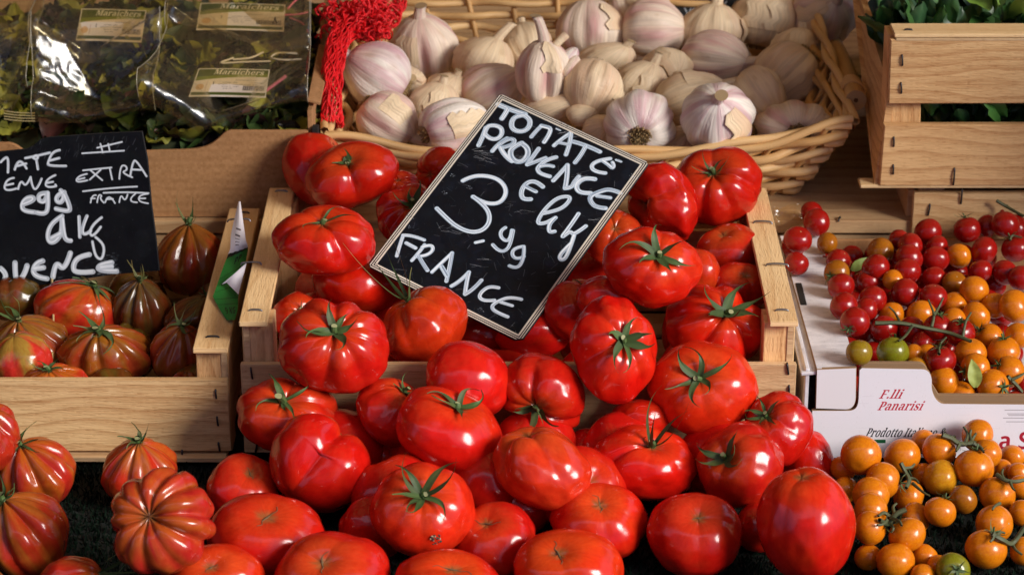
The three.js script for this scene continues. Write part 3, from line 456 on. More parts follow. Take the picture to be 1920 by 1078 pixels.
{ // ------------------------------------------------------------ the price slate
  const TL = [940, 168], TR = [1218, 300], BR = [978, 643], BL = [690, 497];
  // edges in the view: (right, up, toward); the slate leans back and its right side comes nearer
  const e1 = V(283, -139, 105), e2 = V(-245, -336, 215), cu = (TL[0] + TR[0] + BR[0] + BL[0]) / 4, cvv = (TL[1] + TR[1] + BR[1] + BL[1]) / 4;
  const ax = viewVec(e1.x, e1.y, e1.z).normalize(), ay0 = viewVec(-e2.x, -e2.y, -e2.z).normalize(), nz = ax.clone().cross(ay0).normalize(), ay = nz.clone().cross(ax);
  const inside = (u, v, pad) => { let ok = true; const q = [TL, TR, BR, BL]; for (let i = 0; i < 4; i++) { const [a, b] = q[i], [c, d] = q[(i + 1) % 4], L = Math.hypot(c - a, d - b); if (((c - a) * (v - b) - (d - b) * (u - a)) / L < -pad) ok = false; } return ok; };
  // stand it just clear of all that lies under it
  let s = 2.55;
  for (const q of laid) if (inside(q.u, q.v, q.r * FPX / 2.4 * 0.45)) { const t = (nz.dot(q.c.clone().sub(EYE)) + q.r * 0.98) / nz.dot(dirOf(cu, cvv)); s = Math.min(s, t); }
  const pos = atDepth(cu, cvv, s), m = s / FPX, w = e1.length() * m, h = e2.length() * m;
  console.log('slate depth', s.toFixed(3), 'size', w.toFixed(3), h.toFixed(3), 'centre', pos.toArray().map((x) => x.toFixed(3)).join());
  slate = { on: true, n: nz, p: pos, over: (u, v, r) => inside(u, v, r * 0.6) };
  const CW = 1024, CH = Math.round(1024 * h / w), cv = document.createElement('canvas'); cv.width = CW; cv.height = CH; const g = cv.getContext('2d');
  // photo measure -> slate: the edge vectors span the board
  const U = [(TR[0] - TL[0] + BR[0] - BL[0]) / 2, (TR[1] - TL[1] + BR[1] - BL[1]) / 2], Wv = [(BL[0] - TL[0] + BR[0] - TR[0]) / 2, (BL[1] - TL[1] + BR[1] - TR[1]) / 2], det = U[0] * Wv[1] - U[1] * Wv[0];
  const map = (x, y) => { const dx = x - cu, dy = y - cvv; return [(0.5 + (dx * Wv[1] - dy * Wv[0]) / det) * CW, (0.5 + (-dx * U[1] + dy * U[0]) / det) * CH]; };
  const K = CW / Math.hypot(U[0], U[1]) * 0.95;
  g.fillStyle = '#10131a'; g.fillRect(0, 0, CW, CH); reseed(77);
  for (let i = 0; i < 900; i++) { g.fillStyle = `rgba(${rnd() < 0.5 ? '40,48,66' : '4,5,8'},${rnd() * 0.14})`; g.beginPath(); g.arc(rnd() * CW, rnd() * CH, rnd() * 46, 0, 7); g.fill(); }
  for (let i = 0; i < 700; i++) { g.fillStyle = `rgba(225,230,238,${rnd() * 0.5})`; g.fillRect(rnd() * CW, rnd() * CH, rr(0.6, 2.4), rr(0.6, 2.4)); }
  const scratch = (x, y, a, l, o) => { g.strokeStyle = `rgba(235,236,238,${o})`; g.lineWidth = rr(0.6, 1.8); g.beginPath(); g.moveTo(x, y); g.quadraticCurveTo(x + Math.cos(a) * l / 2 + rr(-5, 5), y + Math.sin(a) * l / 2 + rr(-5, 5), x + Math.cos(a) * l, y + Math.sin(a) * l); g.stroke(); };
  for (let i = 0; i < 260; i++) scratch(rnd() * CW, rnd() * CH, rr(0, 6.3), rr(8, 70), rr(0.1, 0.6));
  for (const [x, y, n] of [[897, 285, 14], [838, 432, 10], [960, 290, 6], [1060, 250, 10], [1085, 330, 9], [1108, 420, 8], [900, 300, 5], [975, 400, 5], [895, 495, 4]]) for (let i = 0; i < n; i++) { const [a, b] = map(x + rr(-14, 14), y + rr(-8, 8)); scratch(a, b, rr(-0.9, -0.1), rr(30, 90), rr(0.3, 0.85)); }
  const paintStroke = (pts, wd) => { // a chalk-marker stroke: flat body, uneven coverage, streaks along it
    const line = (ox, oy) => { g.beginPath(); g.moveTo(pts[0][0] + ox, pts[0][1] + oy); if (pts.length < 3) for (const p of pts.slice(1)) g.lineTo(p[0] + ox, p[1] + oy); else { for (let i = 1; i < pts.length - 1; i++) g.quadraticCurveTo(pts[i][0] + ox, pts[i][1] + oy, i < pts.length - 2 ? (pts[i][0] + pts[i + 1][0]) / 2 + ox : pts[i + 1][0] + ox, i < pts.length - 2 ? (pts[i][1] + pts[i + 1][1]) / 2 + oy : pts[i + 1][1] + oy); } g.stroke(); };
    g.lineCap = g.lineJoin = 'round'; g.strokeStyle = 'rgba(178,198,216,0.95)'; g.lineWidth = wd; line(0, 0);
    g.strokeStyle = 'rgba(214,224,234,0.85)'; g.lineWidth = wd * 0.72; line(rr(-1.5, 1.5), rr(-1.5, 1.5));
    for (let i = 0; i < 9; i++) { g.strokeStyle = rnd() < 0.5 ? 'rgba(242,246,250,0.6)' : 'rgba(120,138,160,0.55)'; g.lineWidth = wd * rr(0.06, 0.16); const o = wd * 0.33; line(rr(-o, o), rr(-o, o)); }
  };
  const write = (ox, oy, sc, wd, list) => { for (const str of list) { const n = str.split(' ').map((t) => t.split(',').map(Number)), width = n[0].length === 1 ? n.shift()[0] : wd; paintStroke(n.map(([x, y]) => map(ox + x / sc, oy + y / sc)), width / sc * K); } };
  write(860, 150, 3.992, 42, ['46 292,148 360,178 430,205 500,228', '365,190 345,230 322,262', '500,235 430,240 395,285 398,340 445,368 505,360 540,315 535,260 490,235', '34 548,408 585,360 625,322', '36 625,320 660,328 700,342 680,400 645,450', '34 720,478 770,430 850,378', '36 850,375 852,440 810,550', '28 745,452 790,462 835,470', '38 868,448 960,472 1068,528', '36 960,485 930,550 878,612', '34 1145,582 1070,592 1005,625 1005,665 1055,690 1105,695', '30 1085,598 1130,628 1160,662 1175,635 1162,612', '20 1190,592 1228,606', '14 740,345 770,358',
    '38 145,475 180,400 200,335', '38 188,392 200,325 260,312 320,335 325,388 285,428 225,422 195,388', '36 250,520 300,455 362,420', '36 312,462 370,418 425,432 402,475 330,492', '40 312,495 340,560 400,600', '44 475,458 395,490 385,560 430,608 490,600 528,540 510,480 470,460', '36 603,502 560,565 515,625', '34 515,628 570,608 655,575', '36 735,570 680,582 620,622 588,662 615,702 685,720', '32 620,640 670,628 712,642', '36 712,752 770,690 820,632', '38 820,632 820,720 800,808', '38 800,812 850,808 872,760 905,722', '40 1025,742 960,728 890,768 885,822 925,850 990,850', '38 1212,848 1140,815 1060,838 985,872 988,915 1030,960 1100,966', '32 1040,872 1100,880 1138,886',
    '38 632,800 590,762 530,757 482,800 465,862 490,900 540,896', '32 502,798 545,822 580,838']);
  write(880, 300, 3.37, 28, ['470,342 530,330 595,305 640,255 632,230 560,240 490,300 440,370 432,410 480,405 520,385 545,370', '545,370 510,402 500,440 508,466 538,458', '690,345 640,420 575,502 620,468 638,458 660,482 735,424', '660,484 640,545 605,630 575,640 565,618 592,580 640,535']);
  write(680, 300, 2.995, 27, ['560,115 610,88 690,85 760,105 802,150 805,200 770,245 710,250 650,228 618,208', '620,208 670,245 712,300 712,360 670,405 600,412 520,375 460,320 415,275', '20 635,470 678,460', '22 802,385 775,400 775,440 810,465 832,440 838,400', '22 845,402 832,480 800,520 760,515 732,482', '22 897,492 850,500 836,540 870,566 905,548', '22 905,492 908,550 870,622 825,600',
    '22 197,545 212,480 230,428', '22 228,428 275,425 348,455', '24 248,472 300,500', '22 282,570 330,515 350,482', '22 338,495 388,478 402,512 360,545 310,548', '24 320,548 345,590 370,625', '22 395,635 440,590 505,528', '24 505,528 495,600 476,685', '28 448,605 478,655', '24 505,712 550,690 600,635', '24 600,635 585,700 580,755', '24 580,757 620,738 670,680', '22 765,722 720,710 672,740 655,775 690,795 742,790', '22 890,785 830,770 760,795 725,822 742,852 815,880', '20 775,800 840,820']);
  for (const [x, y, r] of [[770, 428, 11], [832, 362, 8], [848, 328, 6], [905, 580, 9], [880, 352, 7], [1165, 300, 6], [1048, 236, 6]]) { const [a, b] = map(x, y); for (let i = 0; i < 14; i++) { g.fillStyle = `rgba(205,214,226,${rr(0.1, 0.6)})`; g.beginPath(); g.ellipse(a + rr(-1, 1) * r * K * 0.7, b + rr(-1, 1) * r * K * 0.5, rr(1, 5), rr(1, 3), rr(0, 3), 0, 7); g.fill(); } }
  // printed border: three cream lines
  for (const [o, lw] of [[6, 7], [19, 6], [33, 11]]) { g.strokeStyle = '#d9cfbf'; g.lineWidth = lw; g.strokeRect(o, o, CW - 2 * o, CH - 2 * o); }
  for (const [x, y] of [[768, 405], [1062, 228], [1190, 330], [850, 560]]) { const [a, b] = map(x, y); for (let i = 0; i < 26; i++) { g.fillStyle = `rgba(${rnd() < 0.5 ? '16,19,26' : '196,206,216'},0.8)`; g.fillRect(clamp(a + rr(-30, 30), 0, CW), clamp(b + rr(-12, 12), 0, CH), rr(1, 6), rr(1, 5)); } }
  const t = tex(cv); t.wrapS = t.wrapT = THREE.ClampToEdgeWrapping;
  const face = new THREE.MeshPhysicalMaterial({ map: t, roughness: 0.4, specularIntensity: 0.3, bumpMap: skinBump, bumpScale: 0.0002 }), rim = new THREE.MeshStandardMaterial({ color: 0x14151a, roughness: 0.6 });
  const o = thing('price_slate', pos, 'black price slate with cream border and white lettering, leaning on the red tomatoes', 'sign');
  o.quaternion.setFromRotationMatrix(new THREE.Matrix4().makeBasis(ax, ay, nz));
  const c0 = 0.003, s2 = new THREE.Shape(); s2.moveTo(-w / 2 + c0, -h / 2); s2.lineTo(w / 2 - c0 * 2, -h / 2); s2.lineTo(w / 2, -h / 2 + c0 * 1.6); s2.lineTo(w / 2, h / 2 - c0); s2.lineTo(w / 2 - c0, h / 2); s2.lineTo(-w / 2 + c0, h / 2); s2.lineTo(-w / 2, h / 2 - c0); s2.lineTo(-w / 2, -h / 2 + c0); s2.closePath();
  const bg = plate(s2, 0.002, 0.0003), p = bg.attributes.position, uv = bg.attributes.uv; for (let i = 0; i < p.count; i++) uv.setXY(i, p.getX(i) / w + 0.5, p.getY(i) / h + 0.5); bg.translate(0, 0, -0.001);
  part('board', bg, [face, rim], o);
}
red([
  [795, 612, 88, 70, 22, 752, 548, 1, 'orange', { where: 'C', n: 5, rib: 0.06, lump: 0.12, calyx: 1, sepals: 5, slen: 0.45, swid: 0.05, lift: 0.5, curl: 0.6, stub: 0.1, k: 0.8 }, 'orange-red tomato lying over the bottom left edge of the price slate, sepals sticking up'],
  [715, 862, 62, 58, 0, 715, 830, -1, 'deep', { n: 4, rib: 0.03 }, 'dark red tomato deep in the heap before the crate board, behind the double-lobed one'],
  [735, 774, 68, 66, 0, 768, 722, 1, 'deep', { n: 5, rib: 0.05, calyx: 1, sepals: 5, slen: 0.6, swid: 0.06 }, 'shaded red tomato against the front board of the middle crate, dark calyx on top'],
  [1200, 790, 58, 42, 0, 1200, 760, -1, 'deep', { n: 4, rib: 0.03 }, 'dark red tomato in shade against the crate board behind two brighter ones'],
  [1105, 862, 54, 60, 0, 1110, 830, -1, 'deep', { n: 4, rib: 0.03 }, 'dark red tomato in the shade between the tilted smooth one and the creased one'],
  [880, 902, 58, 44, 0, 880, 880, -1, 'deep', { n: 4, rib: 0.03 }, 'dark red tomato in the shade right below the tilted bright tomato'],
  [790, 862, 50, 46, 0, 790, 830, -1, 'red', { n: 4, rib: 0.03 }, 'red tomato mostly hidden, peeping between the tilted bright one and the star-calyx one'],
  [626, 649, 104, 88, -4, 633, 612, 1, 'red', { n: 9, rib: 0.085, lump: 0.07, calyx: 1, sepals: 6, slen: 0.62, swid: 0.085, lift: 0.12, stub: 0.1, zmin: 0.03 }, 'large ribbed red tomato over the left front corner of the middle crate, green calyx up'],
  [1020, 737, 86, 70, -28, 1000, 772, 1, 'red', { n: 9, rib: 0.10, dimple: 0.2, calyx: 1, sepals: 6, slen: 0.55, swid: 0.09, lift: 0.25, stub: 0.05, zmin: 0.04 }, 'curled ribbed red tomato with its green calyx facing down left, below the price slate'],
  [1152, 655, 82, 103, 6, 1172, 630, 1, 'red', { n: 7, rib: 0.08, calyx: 1, sepals: 6, slen: 0.62, swid: 0.085, lift: 0.1, stub: 0.1, zmin: 0.035 }, 'tall red tomato below the long-sepalled one, folds around its small green calyx'],
  [1515, 870, 50, 64, 10, 1520, 840, -1, 'red', { n: 4, rib: 0.03, zmin: 0.06 }, 'smooth pinkish red tomato at the right end of the heap touching the white carton'],
  [1458, 806, 66, 74, -10, 1425, 768, 1, 'red', { n: 6, rib: 0.06, calyx: 1, sepals: 6, slen: 0.6, swid: 0.07, zmin: 0.052 }, 'red tomato with leafy calyx at the front right corner of the middle crate'],
  [1317, 728, 104, 90, -4, 1298, 696, 1, 'orange', { n: 6, rib: 0.05, lump: 0.06, calyx: 1, sepals: 6, slen: 0.72, swid: 0.075, lift: 0.08, stub: 0.1, zmin: 0.035 }, 'large orange-red round tomato with dark curling sepals, right of the tall folded one'],
  [879, 712, 84, 70, -30, 850, 780, -1, 'red', { n: 3, rib: 0.02, lump: 0.07, zmin: 0.04 }, 'smooth red tomato without visible stalk just below the price slate'],
  [538, 780, 98, 70, -8, 535, 742, 1, 'red', { n: 6, rib: 0.07, calyx: 1, sepals: 5, slen: 0.7, swid: 0.065, lift: 0.05, stub: 0.28, stubr: 0.08 }, 'broad red tomato before the left crate corner, thick cut stalk on its calyx'],
  [455, 918, 68, 68, 0, 474, 872, 1, 'deep', { n: 5, rib: 0.04, scar: 0.12 }, 'dark red tomato at the left end of the heap next to the crate gap'],
  [700, 990, 66, 62, 0, 690, 945, -1, 'deep', { n: 5, rib: 0.05 }, 'dark red tomato low in the heap, behind the left side of the star-calyx tomato'],
  [975, 958, 62, 50, 0, 975, 930, -1, 'deep', { n: 4, rib: 0.03 }, 'dark red tomato in the shade between the star-calyx tomato and the tilted smooth one'],
  [1425, 990, 44, 48, 0, 1420, 955, -1, 'deep', { n: 4, rib: 0.03 }, 'dark red tomato in the shade left of the very big smooth one at right'],
  [597, 872, 98, 86, -36, 648, 812, -1, 'red', { spin: 0, lobes: [[0, 0.02, 0.3], [1.66, 0.34, 0.42], [4.6, 0.06, 0.3]], low: 0.8, lump: 0.08, flat: 0.9 }, 'double-lobed crimson tomato, a deep crease splitting it in two halves'],
  [844, 808, 104, 76, -24, 872, 752, 1, 'red', { n: 5, rib: 0.035, lump: 0.08, calyx: 1, sepals: 5, slen: 0.6, swid: 0.085, lift: 0.08, stub: 0.08 }, 'bright glossy red tomato in the heap centre, tilted right, calyx at its upper right'],
  [1016, 880, 96, 76, -44, 978, 795, 1, 'orange', { n: 5, rib: 0.06, lump: 0.10, k: 0.8 }, 'long smooth orange-red tomato sloping down right, below the curled ribbed one'],
  [1209, 868, 100, 70, -8, 1222, 818, 1, 'red', { n: 6, rib: 0.08, lobes: [[0.4, 0.05, 0.25], [1.3, 0.04, 0.25], [2.2, 0.18, 0.12], [3.4, 0.05, 0.25], [4.6, 0.10, 0.25], [5.5, 0.05, 0.25]], spin: -0.35, dimple: 0.22, calyx: 1, sepals: 5, slen: 0.55, swid: 0.05, lift: 0.45, curl: 0.5 }, 'red tomato with one sharp crease on its right and thin curled sepals on top'],
  [1388, 872, 82, 82, 0, 1340, 848, 1, 'red', { n: 5, rib: 0.06, dimple: 0.2, calyx: 1, sepals: 5, slen: 0.62, swid: 0.085, lift: 0.1, stub: 0.15 }, 'round red tomato with its green calyx turned to the left, front right'],
  [1122, 980, 92, 74, -8, 1122, 930, 1, 'red', { n: 4, rib: 0.05, low: 0.5, lump: 0.09, scar: 0.2, sa: 1.3 }, 'red tomato with a short brown scar and a soft groove, second row front centre'],
  [925, 1015, 80, 74, 0, 900, 965, 1, 'deep', { n: 5, rib: 0.04, scar: 0.3, sa: 1.9 }, 'dark red tomato with a thin brown crack, right of the star-calyx tomato'],
  [792, 955, 100, 88, -4, 792, 914, 1, 'orange', { n: 7, rib: 0.035, lump: 0.06, calyx: 1, sepals: 8, slen: 0.72, swid: 0.075, lift: 0.28, curl: 0.25, stub: 0.06, seed: 5, cork: [818, 1006] }, 'orange-red tomato front centre crowned with a broad star of light green sepals'],
  [500, 1006, 112, 80, -6, 505, 952, 1, 'red', { n: 4, rib: 0.03, lump: 0.07, scar: 0.24, sa: 0.2 }, 'wide dark red tomato with a thin brown line on top, front left of the heap'],
  [1302, 1003, 90, 79, 0, 1305, 956, 1, 'red', { n: 5, rib: 0.03, lump: 0.05, scar: 0.08, sa: 1.5 }, 'evenly round red tomato with a tiny stalk scar on the turf, front right'],
  [1513, 985, 92, 108, 6, 1500, 884, 1, 'red', { n: 5, rib: 0.022, lump: 0.07, low: 0.3, flat: 0.95, dimple: 0.1, push: 0.045, rk: 0.6 }, 'very big smooth pinkish red tomato standing tall at the right end beside the orange ones'],
  [1066, 1068, 104, 76, -6, 1037, 1018, 1, 'orange', { n: 4, rib: 0.04, lump: 0.07, scar: 0.26, sa: 1.7 }, 'orange-red tomato with brown corky scar at the bottom edge, right of centre'],
  [622, 1078, 110, 80, -3, 595, 1038, 1, 'red', { n: 4, rib: 0.04, lump: 0.07, scar: 0.2, sa: 1.4 }, 'red tomato with a dark dry stalk at the bottom edge, left of centre'],
  [405, 1088, 92, 68, 0, 395, 1048, 1, 'orange', { n: 4, rib: 0.03, lump: 0.06, scar: 0.1, sa: 1.5 }, 'orange-red tomato at the bottom edge, leftmost of the red heap'],
  [843, 1100, 106, 70, -3, 858, 1050, 1, 'red', { n: 4, rib: 0.03, lump: 0.06, scar: 0.3, sa: 0.1 }, 'red tomato at the bottom edge just below the star-calyx one, thin horizontal scar'],
]);
// ---------------------------------------------------------------- ribbed tomatoes
const GT = 'ribbed tomatoes on the left';
const ribbed = (rows) => { for (const r of rows) { r[9] = { n: 9, rib: 0.24, ribk: 1, wide: 1.5, streak: 1, peak: 0.16, dimple: 0.05, flat: 0.86, taper: 0.12, sq: 0.9, low: 0.25, lump: 0.12, ...r[9] }; bigTomato(r, 'ribbed_tomato', GT, 'tomato'); } };
const DARK = { calyx: 1, sepals: 6, slen: 0.6, swid: 0.075, lift: 0.14, curl: 0.25, stub: 0.14, stubr: 0.07 };
ribbed([
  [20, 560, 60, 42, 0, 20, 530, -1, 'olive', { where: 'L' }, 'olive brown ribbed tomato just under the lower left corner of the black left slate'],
  [357, 487, 66, 68, 0, 356, 424, 1, 'brown', { where: 'L', a: 0.058, peak: 0.22, ...DARK, slen: 0.3 }, 'brownish orange ribbed tomato upright by the right edge of the left slate'],
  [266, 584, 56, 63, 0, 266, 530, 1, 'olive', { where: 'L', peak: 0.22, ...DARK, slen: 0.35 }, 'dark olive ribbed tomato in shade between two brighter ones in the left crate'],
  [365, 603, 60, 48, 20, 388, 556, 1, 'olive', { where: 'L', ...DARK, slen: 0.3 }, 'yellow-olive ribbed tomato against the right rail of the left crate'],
  [145, 582, 82, 58, -5, 182, 535, 1, 'rust', { where: 'L', n: 8, rib: 0.09, peak: 0.05, ...DARK, slen: 0.8, lift: 0.05, curl: 0 }, 'shiny red ribbed tomato under the left slate, green sepals hanging over its right'],
  [60, 645, 74, 56, -10, 40, 602, 1, 'brown', { where: 'L', ...DARK, sepals: 4, lift: 0.45 }, 'brown ribbed tomato with stiff green stalk behind the straw stick'],
  [335, 663, 54, 60, 0, 346, 615, 1, 'brown', { where: 'L', peak: 0.2, ...DARK }, 'golden brown ribbed tomato with dark calyx beside the corner post of the left crate'],
  [195, 668, 90, 60, 0, 188, 622, 1, 'brown', { where: 'L', n: 10, ...DARK, slen: 0.7 }, 'wide golden brown ribbed tomato with dried curled calyx in the left crate'],
  [40, 676, 58, 56, 0, 30, 628, 1, 'green', { where: 'L', n: 6, rib: 0.1, peak: 0.1 }, 'red tomato with a yellow-green shoulder at the front of the left crate'],
  [95, 722, 72, 42, 0, 92, 694, 1, 'rust', { where: 'L', ...DARK, slen: 0.5, k: 0.7 }, 'orange ribbed tomato peeping over the front board of the left crate'],
  [345, 728, 32, 32, 0, 345, 700, -1, 'brown', { where: 'L', k: 0.7 }, 'sliver of a brown ribbed tomato over the front board next to the corner post'],
  [68, 889, 73, 70, -4, 48, 832, 1, 'rust', { zmin: 0.05, peak: 0.14, ...DARK, sepals: 7, slen: 0.75, swid: 0.04 }, 'brownish red ribbed tomato on the turf with a mop of dark green sepals'],
  [-25, 820, 62, 70, 0, -40, 770, 1, 'rust', { zmin: 0.07, n: 8 }, 'red ribbed tomato cut by the left picture edge, level with the crate board'],
  [262, 888, 73, 68, 0, 262, 832, 1, 'rust', { zmin: 0.05, n: 10, peak: 0.2, ...DARK, slen: 0.42 }, 'orange-brown ribbed tomato upright against the crate board, curled dark calyx'],
  [50, 1005, 74, 84, 0, 12, 942, 1, 'rust', { peak: 0.2, ...DARK, slen: 0.5 }, 'glossy red ribbed tomato at the lower left with a pale cut stalk'],
  [303, 978, 100, 98, 20, 272, 958, 1, 'rust', { n: 11, rib: 0.19, ribk: 1, wide: 1.5, peak: -0.02, dimple: 0.2, flat: 0.75, low: 0.6, seed: 12, lump: 0.16 }, 'large deeply pleated tomato lying on its side, folds meeting in a pink star'],
  [130, 1084, 60, 42, 8, 198, 1070, 1, 'rust', { n: 6, rib: 0.06, peak: 0.04, calyx: 1, sepals: 5, slen: 1.5, swid: 0.09, lift: 1.2, curl: 0.6, stub: 0.1 }, 'orange-brown tomato at the bottom edge with long green sepals reaching right'],
  [-18, 1096, 30, 30, 0, -18, 1070, -1, 'brown', {}, 'corner of an orange-brown tomato at the very bottom left'],
]);

// ---------------------------------------------------------------- woven basket of garlic
const willow = [0, 1, 2].map((k) => new THREE.MeshStandardMaterial({ map: WT.poplar.map, color: new THREE.Color(...[[0.95, 0.85, 0.70], [0.84, 0.70, 0.50], [1.0, 0.93, 0.82]][k]), roughness: 0.55 }));
const basket = thing('wicker_basket', V(0.078, 0.0995, -0.36), 'square wicker basket of peeled willow rods filled with garlic bulbs', 'basket');
{
  reseed(91);
  const X0 = -0.266, X1 = 0.264, ZB = -0.385, base = basket.position;
  // loop parameter 0..4: front left->right, right front->back, back, left; level 0..1 from floor to rim
  const corner = (s, lv) => { const t = 0.80 + 0.20 * lv, k = Math.floor(s) % 4, f = s - Math.floor(s), cx = (X0 + X1) / 2, cz = ZB / 2, hw = (X1 - X0) / 2 * t, hd = -ZB / 2 * t * (1.0);
    const P = [[-hw, hd], [hw, hd], [hw * 0.97, -hd], [-hw * 0.97, -hd]], a = P[k], b = P[(k + 1) % 4], out = [[0, 1], [1, 0], [0, -1], [-1, 0]][k];
    return { x: cx + lerp(a[0], b[0], f), z: cz + lerp(a[1], b[1], f), out, f }; };
  const rimY = (x, z) => { const front = 0.054 + 0.012 * sstep(0.06, 0.2, x) + 0.022 * sstep(0.17, 0.262, x) + 0.02 * sstep(-0.17, -0.26, x), back = 0.105; return lerp(front, back, clamp(z / ZB)); };
  const at = (s, lv, o) => { const c = corner(s, lv); return V(c.x + c.out[0] * o, lv * rimY(c.x, c.z), c.z + c.out[1] * o); };
  const stakes = []; for (let k = 0; k < 4; k++) { const n = k % 2 ? 7 : 10; for (let i = 0; i < n; i++) stakes.push(k + (i + 0.5) / n); }
  const rows = 8;
  for (let r = 0; r < rows; r++) {
    const lv = (r + 0.45) / (rows + 0.2);
    for (let k = 0; k < 4; k++) { // a rod goes along each side, before one stake and behind the next, and bends round the corner
      const n = k % 2 ? 7 : 10, pts = []; for (let i = -1; i <= n * 3; i++) { const f = clamp(i / (n * 3), 0, 1), q = at(Math.min(k + f, k + 0.9999), lv, 0.0060 * Math.cos((f * n - 0.5 + r) * Math.PI) * (f < 0.02 || f > 0.98 ? 0.2 : 1)); q.y += 0.0016 * Math.sin(f * n * Math.PI + r * 1.7) + rr(-0.0004, 0.0004); if (i === -1) { const p = at((k + 3.97) % 4, lv, 0); p.y += 0.001; pts.push(p); } else if (!pts.length || q.distanceTo(pts[pts.length - 1]) > 0.002) pts.push(q); }
      const r0 = rr(0.0040, 0.0050), g = tube(pts, r0, n * 9, 7); const uv = g.attributes.uv; for (let i = 0; i < uv.count; i++) uv.setXY(i, uv.getX(i) * 0.5 + r * 0.07, uv.getY(i) * 0.03 + r * 0.05 + k * 0.03); part('rod', g, willow[Math.floor(rr(0, 2.99))], basket);
    }
  }
  for (const s of stakes) { const pts = []; for (let i = 0; i <= 6; i++) pts.push(at(s, i / 6 * 1.02, 0)); part('stake', tube(pts, 0.0031, 8, 6), willow[1], basket); }
  // twisted rim
  for (let k = 0; k < 4; k++) for (let j = 0; j < 2; j++) { const pts = []; for (let i = 0; i <= 40; i++) { const f = i / 40, c = at(Math.min(k + f, k + 0.9999), 1, 0), a = f * 14 + j * Math.PI; c.y += 0.0048 + 0.0042 * Math.sin(a); const o = corner(Math.min(k + f, k + 0.9999), 1).out; c.x += o[0] * 0.0036 * Math.cos(a); c.z += o[1] * 0.0036 * Math.cos(a); pts.push(c); } part('rim_rod', tube(pts, 0.0043, 90, 7), willow[j ? 2 : 0], basket); }
  // corner posts: the right one rises above the rim's corner, with its lashing
  const stick = (name, a, b, r) => { const g = taper([a, a.clone().lerp(b, 0.5).add(V(0.001, 0.002, 0)), b], () => r, 12, 14); const q = part(name, g, willow[1], basket), cap = new THREE.CircleGeometry(r, 16), d = b.clone().sub(a).normalize(); cap.applyQuaternion(new THREE.Quaternion().setFromUnitVectors(V(0, 0, 1), d)); cap.translate(b.x, b.y, b.z); const e = part('cut_end', cap, new THREE.MeshStandardMaterial({ color: new THREE.Color(0.42, 0.27, 0.13), roughness: 0.85 }), q); const pith = new THREE.SphereGeometry(r * 0.22, 10, 6); pith.scale(1, 1, 0.25); pith.applyQuaternion(new THREE.Quaternion().setFromUnitVectors(V(0, 0, 1), d)); pith.translate(b.x, b.y, b.z); part('pith', pith, new THREE.MeshStandardMaterial({ color: 0x5a3a1c, roughness: 0.9 }), q); return q; };
  const W = (u, v, z) => atZ(u, v, z).sub(base);
  const a = W(1556, 70, -0.72), b = W(1606, 188, -0.40), st = stick('corner_post', a, b, 0.0105);
  for (let i = 0; i < 5; i++) { const p = a.clone().lerp(b, 0.80 + i * 0.022), g = new THREE.TorusGeometry(0.0118, 0.0017, 6, 20), d = b.clone().sub(a).normalize(); g.applyQuaternion(new THREE.Quaternion().setFromUnitVectors(V(0, 0, 1), d)); g.translate(p.x, p.y, p.z); part('lashing', g, willow[0], st); }
  stick('corner_post', W(640, 110, -0.70), W(621, 232, -0.40), 0.0095);
  for (let i = 0; i < 5; i++) { const f = i / 4, p = [W(1506 + f * 20, 84 + f * 14, -0.69), W(1530 + f * 25, 130 + f * 20, -0.55), W(1575 + f * 22, 205 + f * 14, -0.41), W(1592 + f * 6, 246 - f * 6, -0.37)]; part('side_rod', tube(p, 0.0034, 20, 7), willow[i % 3], basket); }
}
// ---------------------------------------------------------------- garlic
const garlicTex = [0, 1, 2].map((k) => { // u round the bulb, v from root to neck: fibres run up the skin
  const tone = [[240, 220, 198], [238, 214, 178], [244, 234, 222]][k], pink = [[190, 112, 122], [206, 150, 126], [176, 104, 124]][k], amt = [0.5, 0.3, 0.55][k];
  return pixelTex(512, 256, (u, v) => { const x = u < 0.5 ? u : 1 - u, w = noise(x * 9, v * 2, k) * 0.05, st = noise((x + w) * 150, v * 3.2, 3 + k), fine = noise((x + w) * 480, v * 7, 8 + k), pk = clamp((fbm(x * 16 + 40 * k, v * 2.2, k) - 0.42) * 3.2) * amt * (0.7 + 0.6 * (st - 0.3)), br = clamp((noise(x * 30, v * 9, 21 + k) - 0.74) * 3) * 0.3; return [0, 1, 2].map((c) => { let q = lerp(tone[c], pink[c], clamp(pk)); q = lerp(q, [150, 108, 66][c], br); return q * (0.93 + 0.08 * st + 0.07 * (fine - 0.5)); }); }, true, false);
});
const garlicBump = pixelTex(512, 128, (u, v) => { const x = u < 0.5 ? u : 1 - u, q = 128 + (noise(x * 120, v * 4) - 0.5) * 150 + (noise(x * 400, v * 9) - 0.5) * 60 + (Math.abs(fbm(x * 14, v * 12) - 0.5) < 0.02 ? 60 : 0); return [q, q, q]; }, false, false);
const garlicMats = garlicTex.map((t) => new THREE.MeshPhysicalMaterial({ map: t, bumpMap: garlicBump, bumpScale: 0.0006, roughness: 0.45, specularIntensity: 0.6, side: THREE.DoubleSide }));
const rootMat = new THREE.MeshStandardMaterial({ vertexColors: true, roughness: 0.95 }), neckCut = new THREE.MeshStandardMaterial({ color: new THREE.Color(0.36, 0.25, 0.13), roughness: 0.9 });
slate.on = false;
const GG = 'garlic bulbs in the wicker basket';
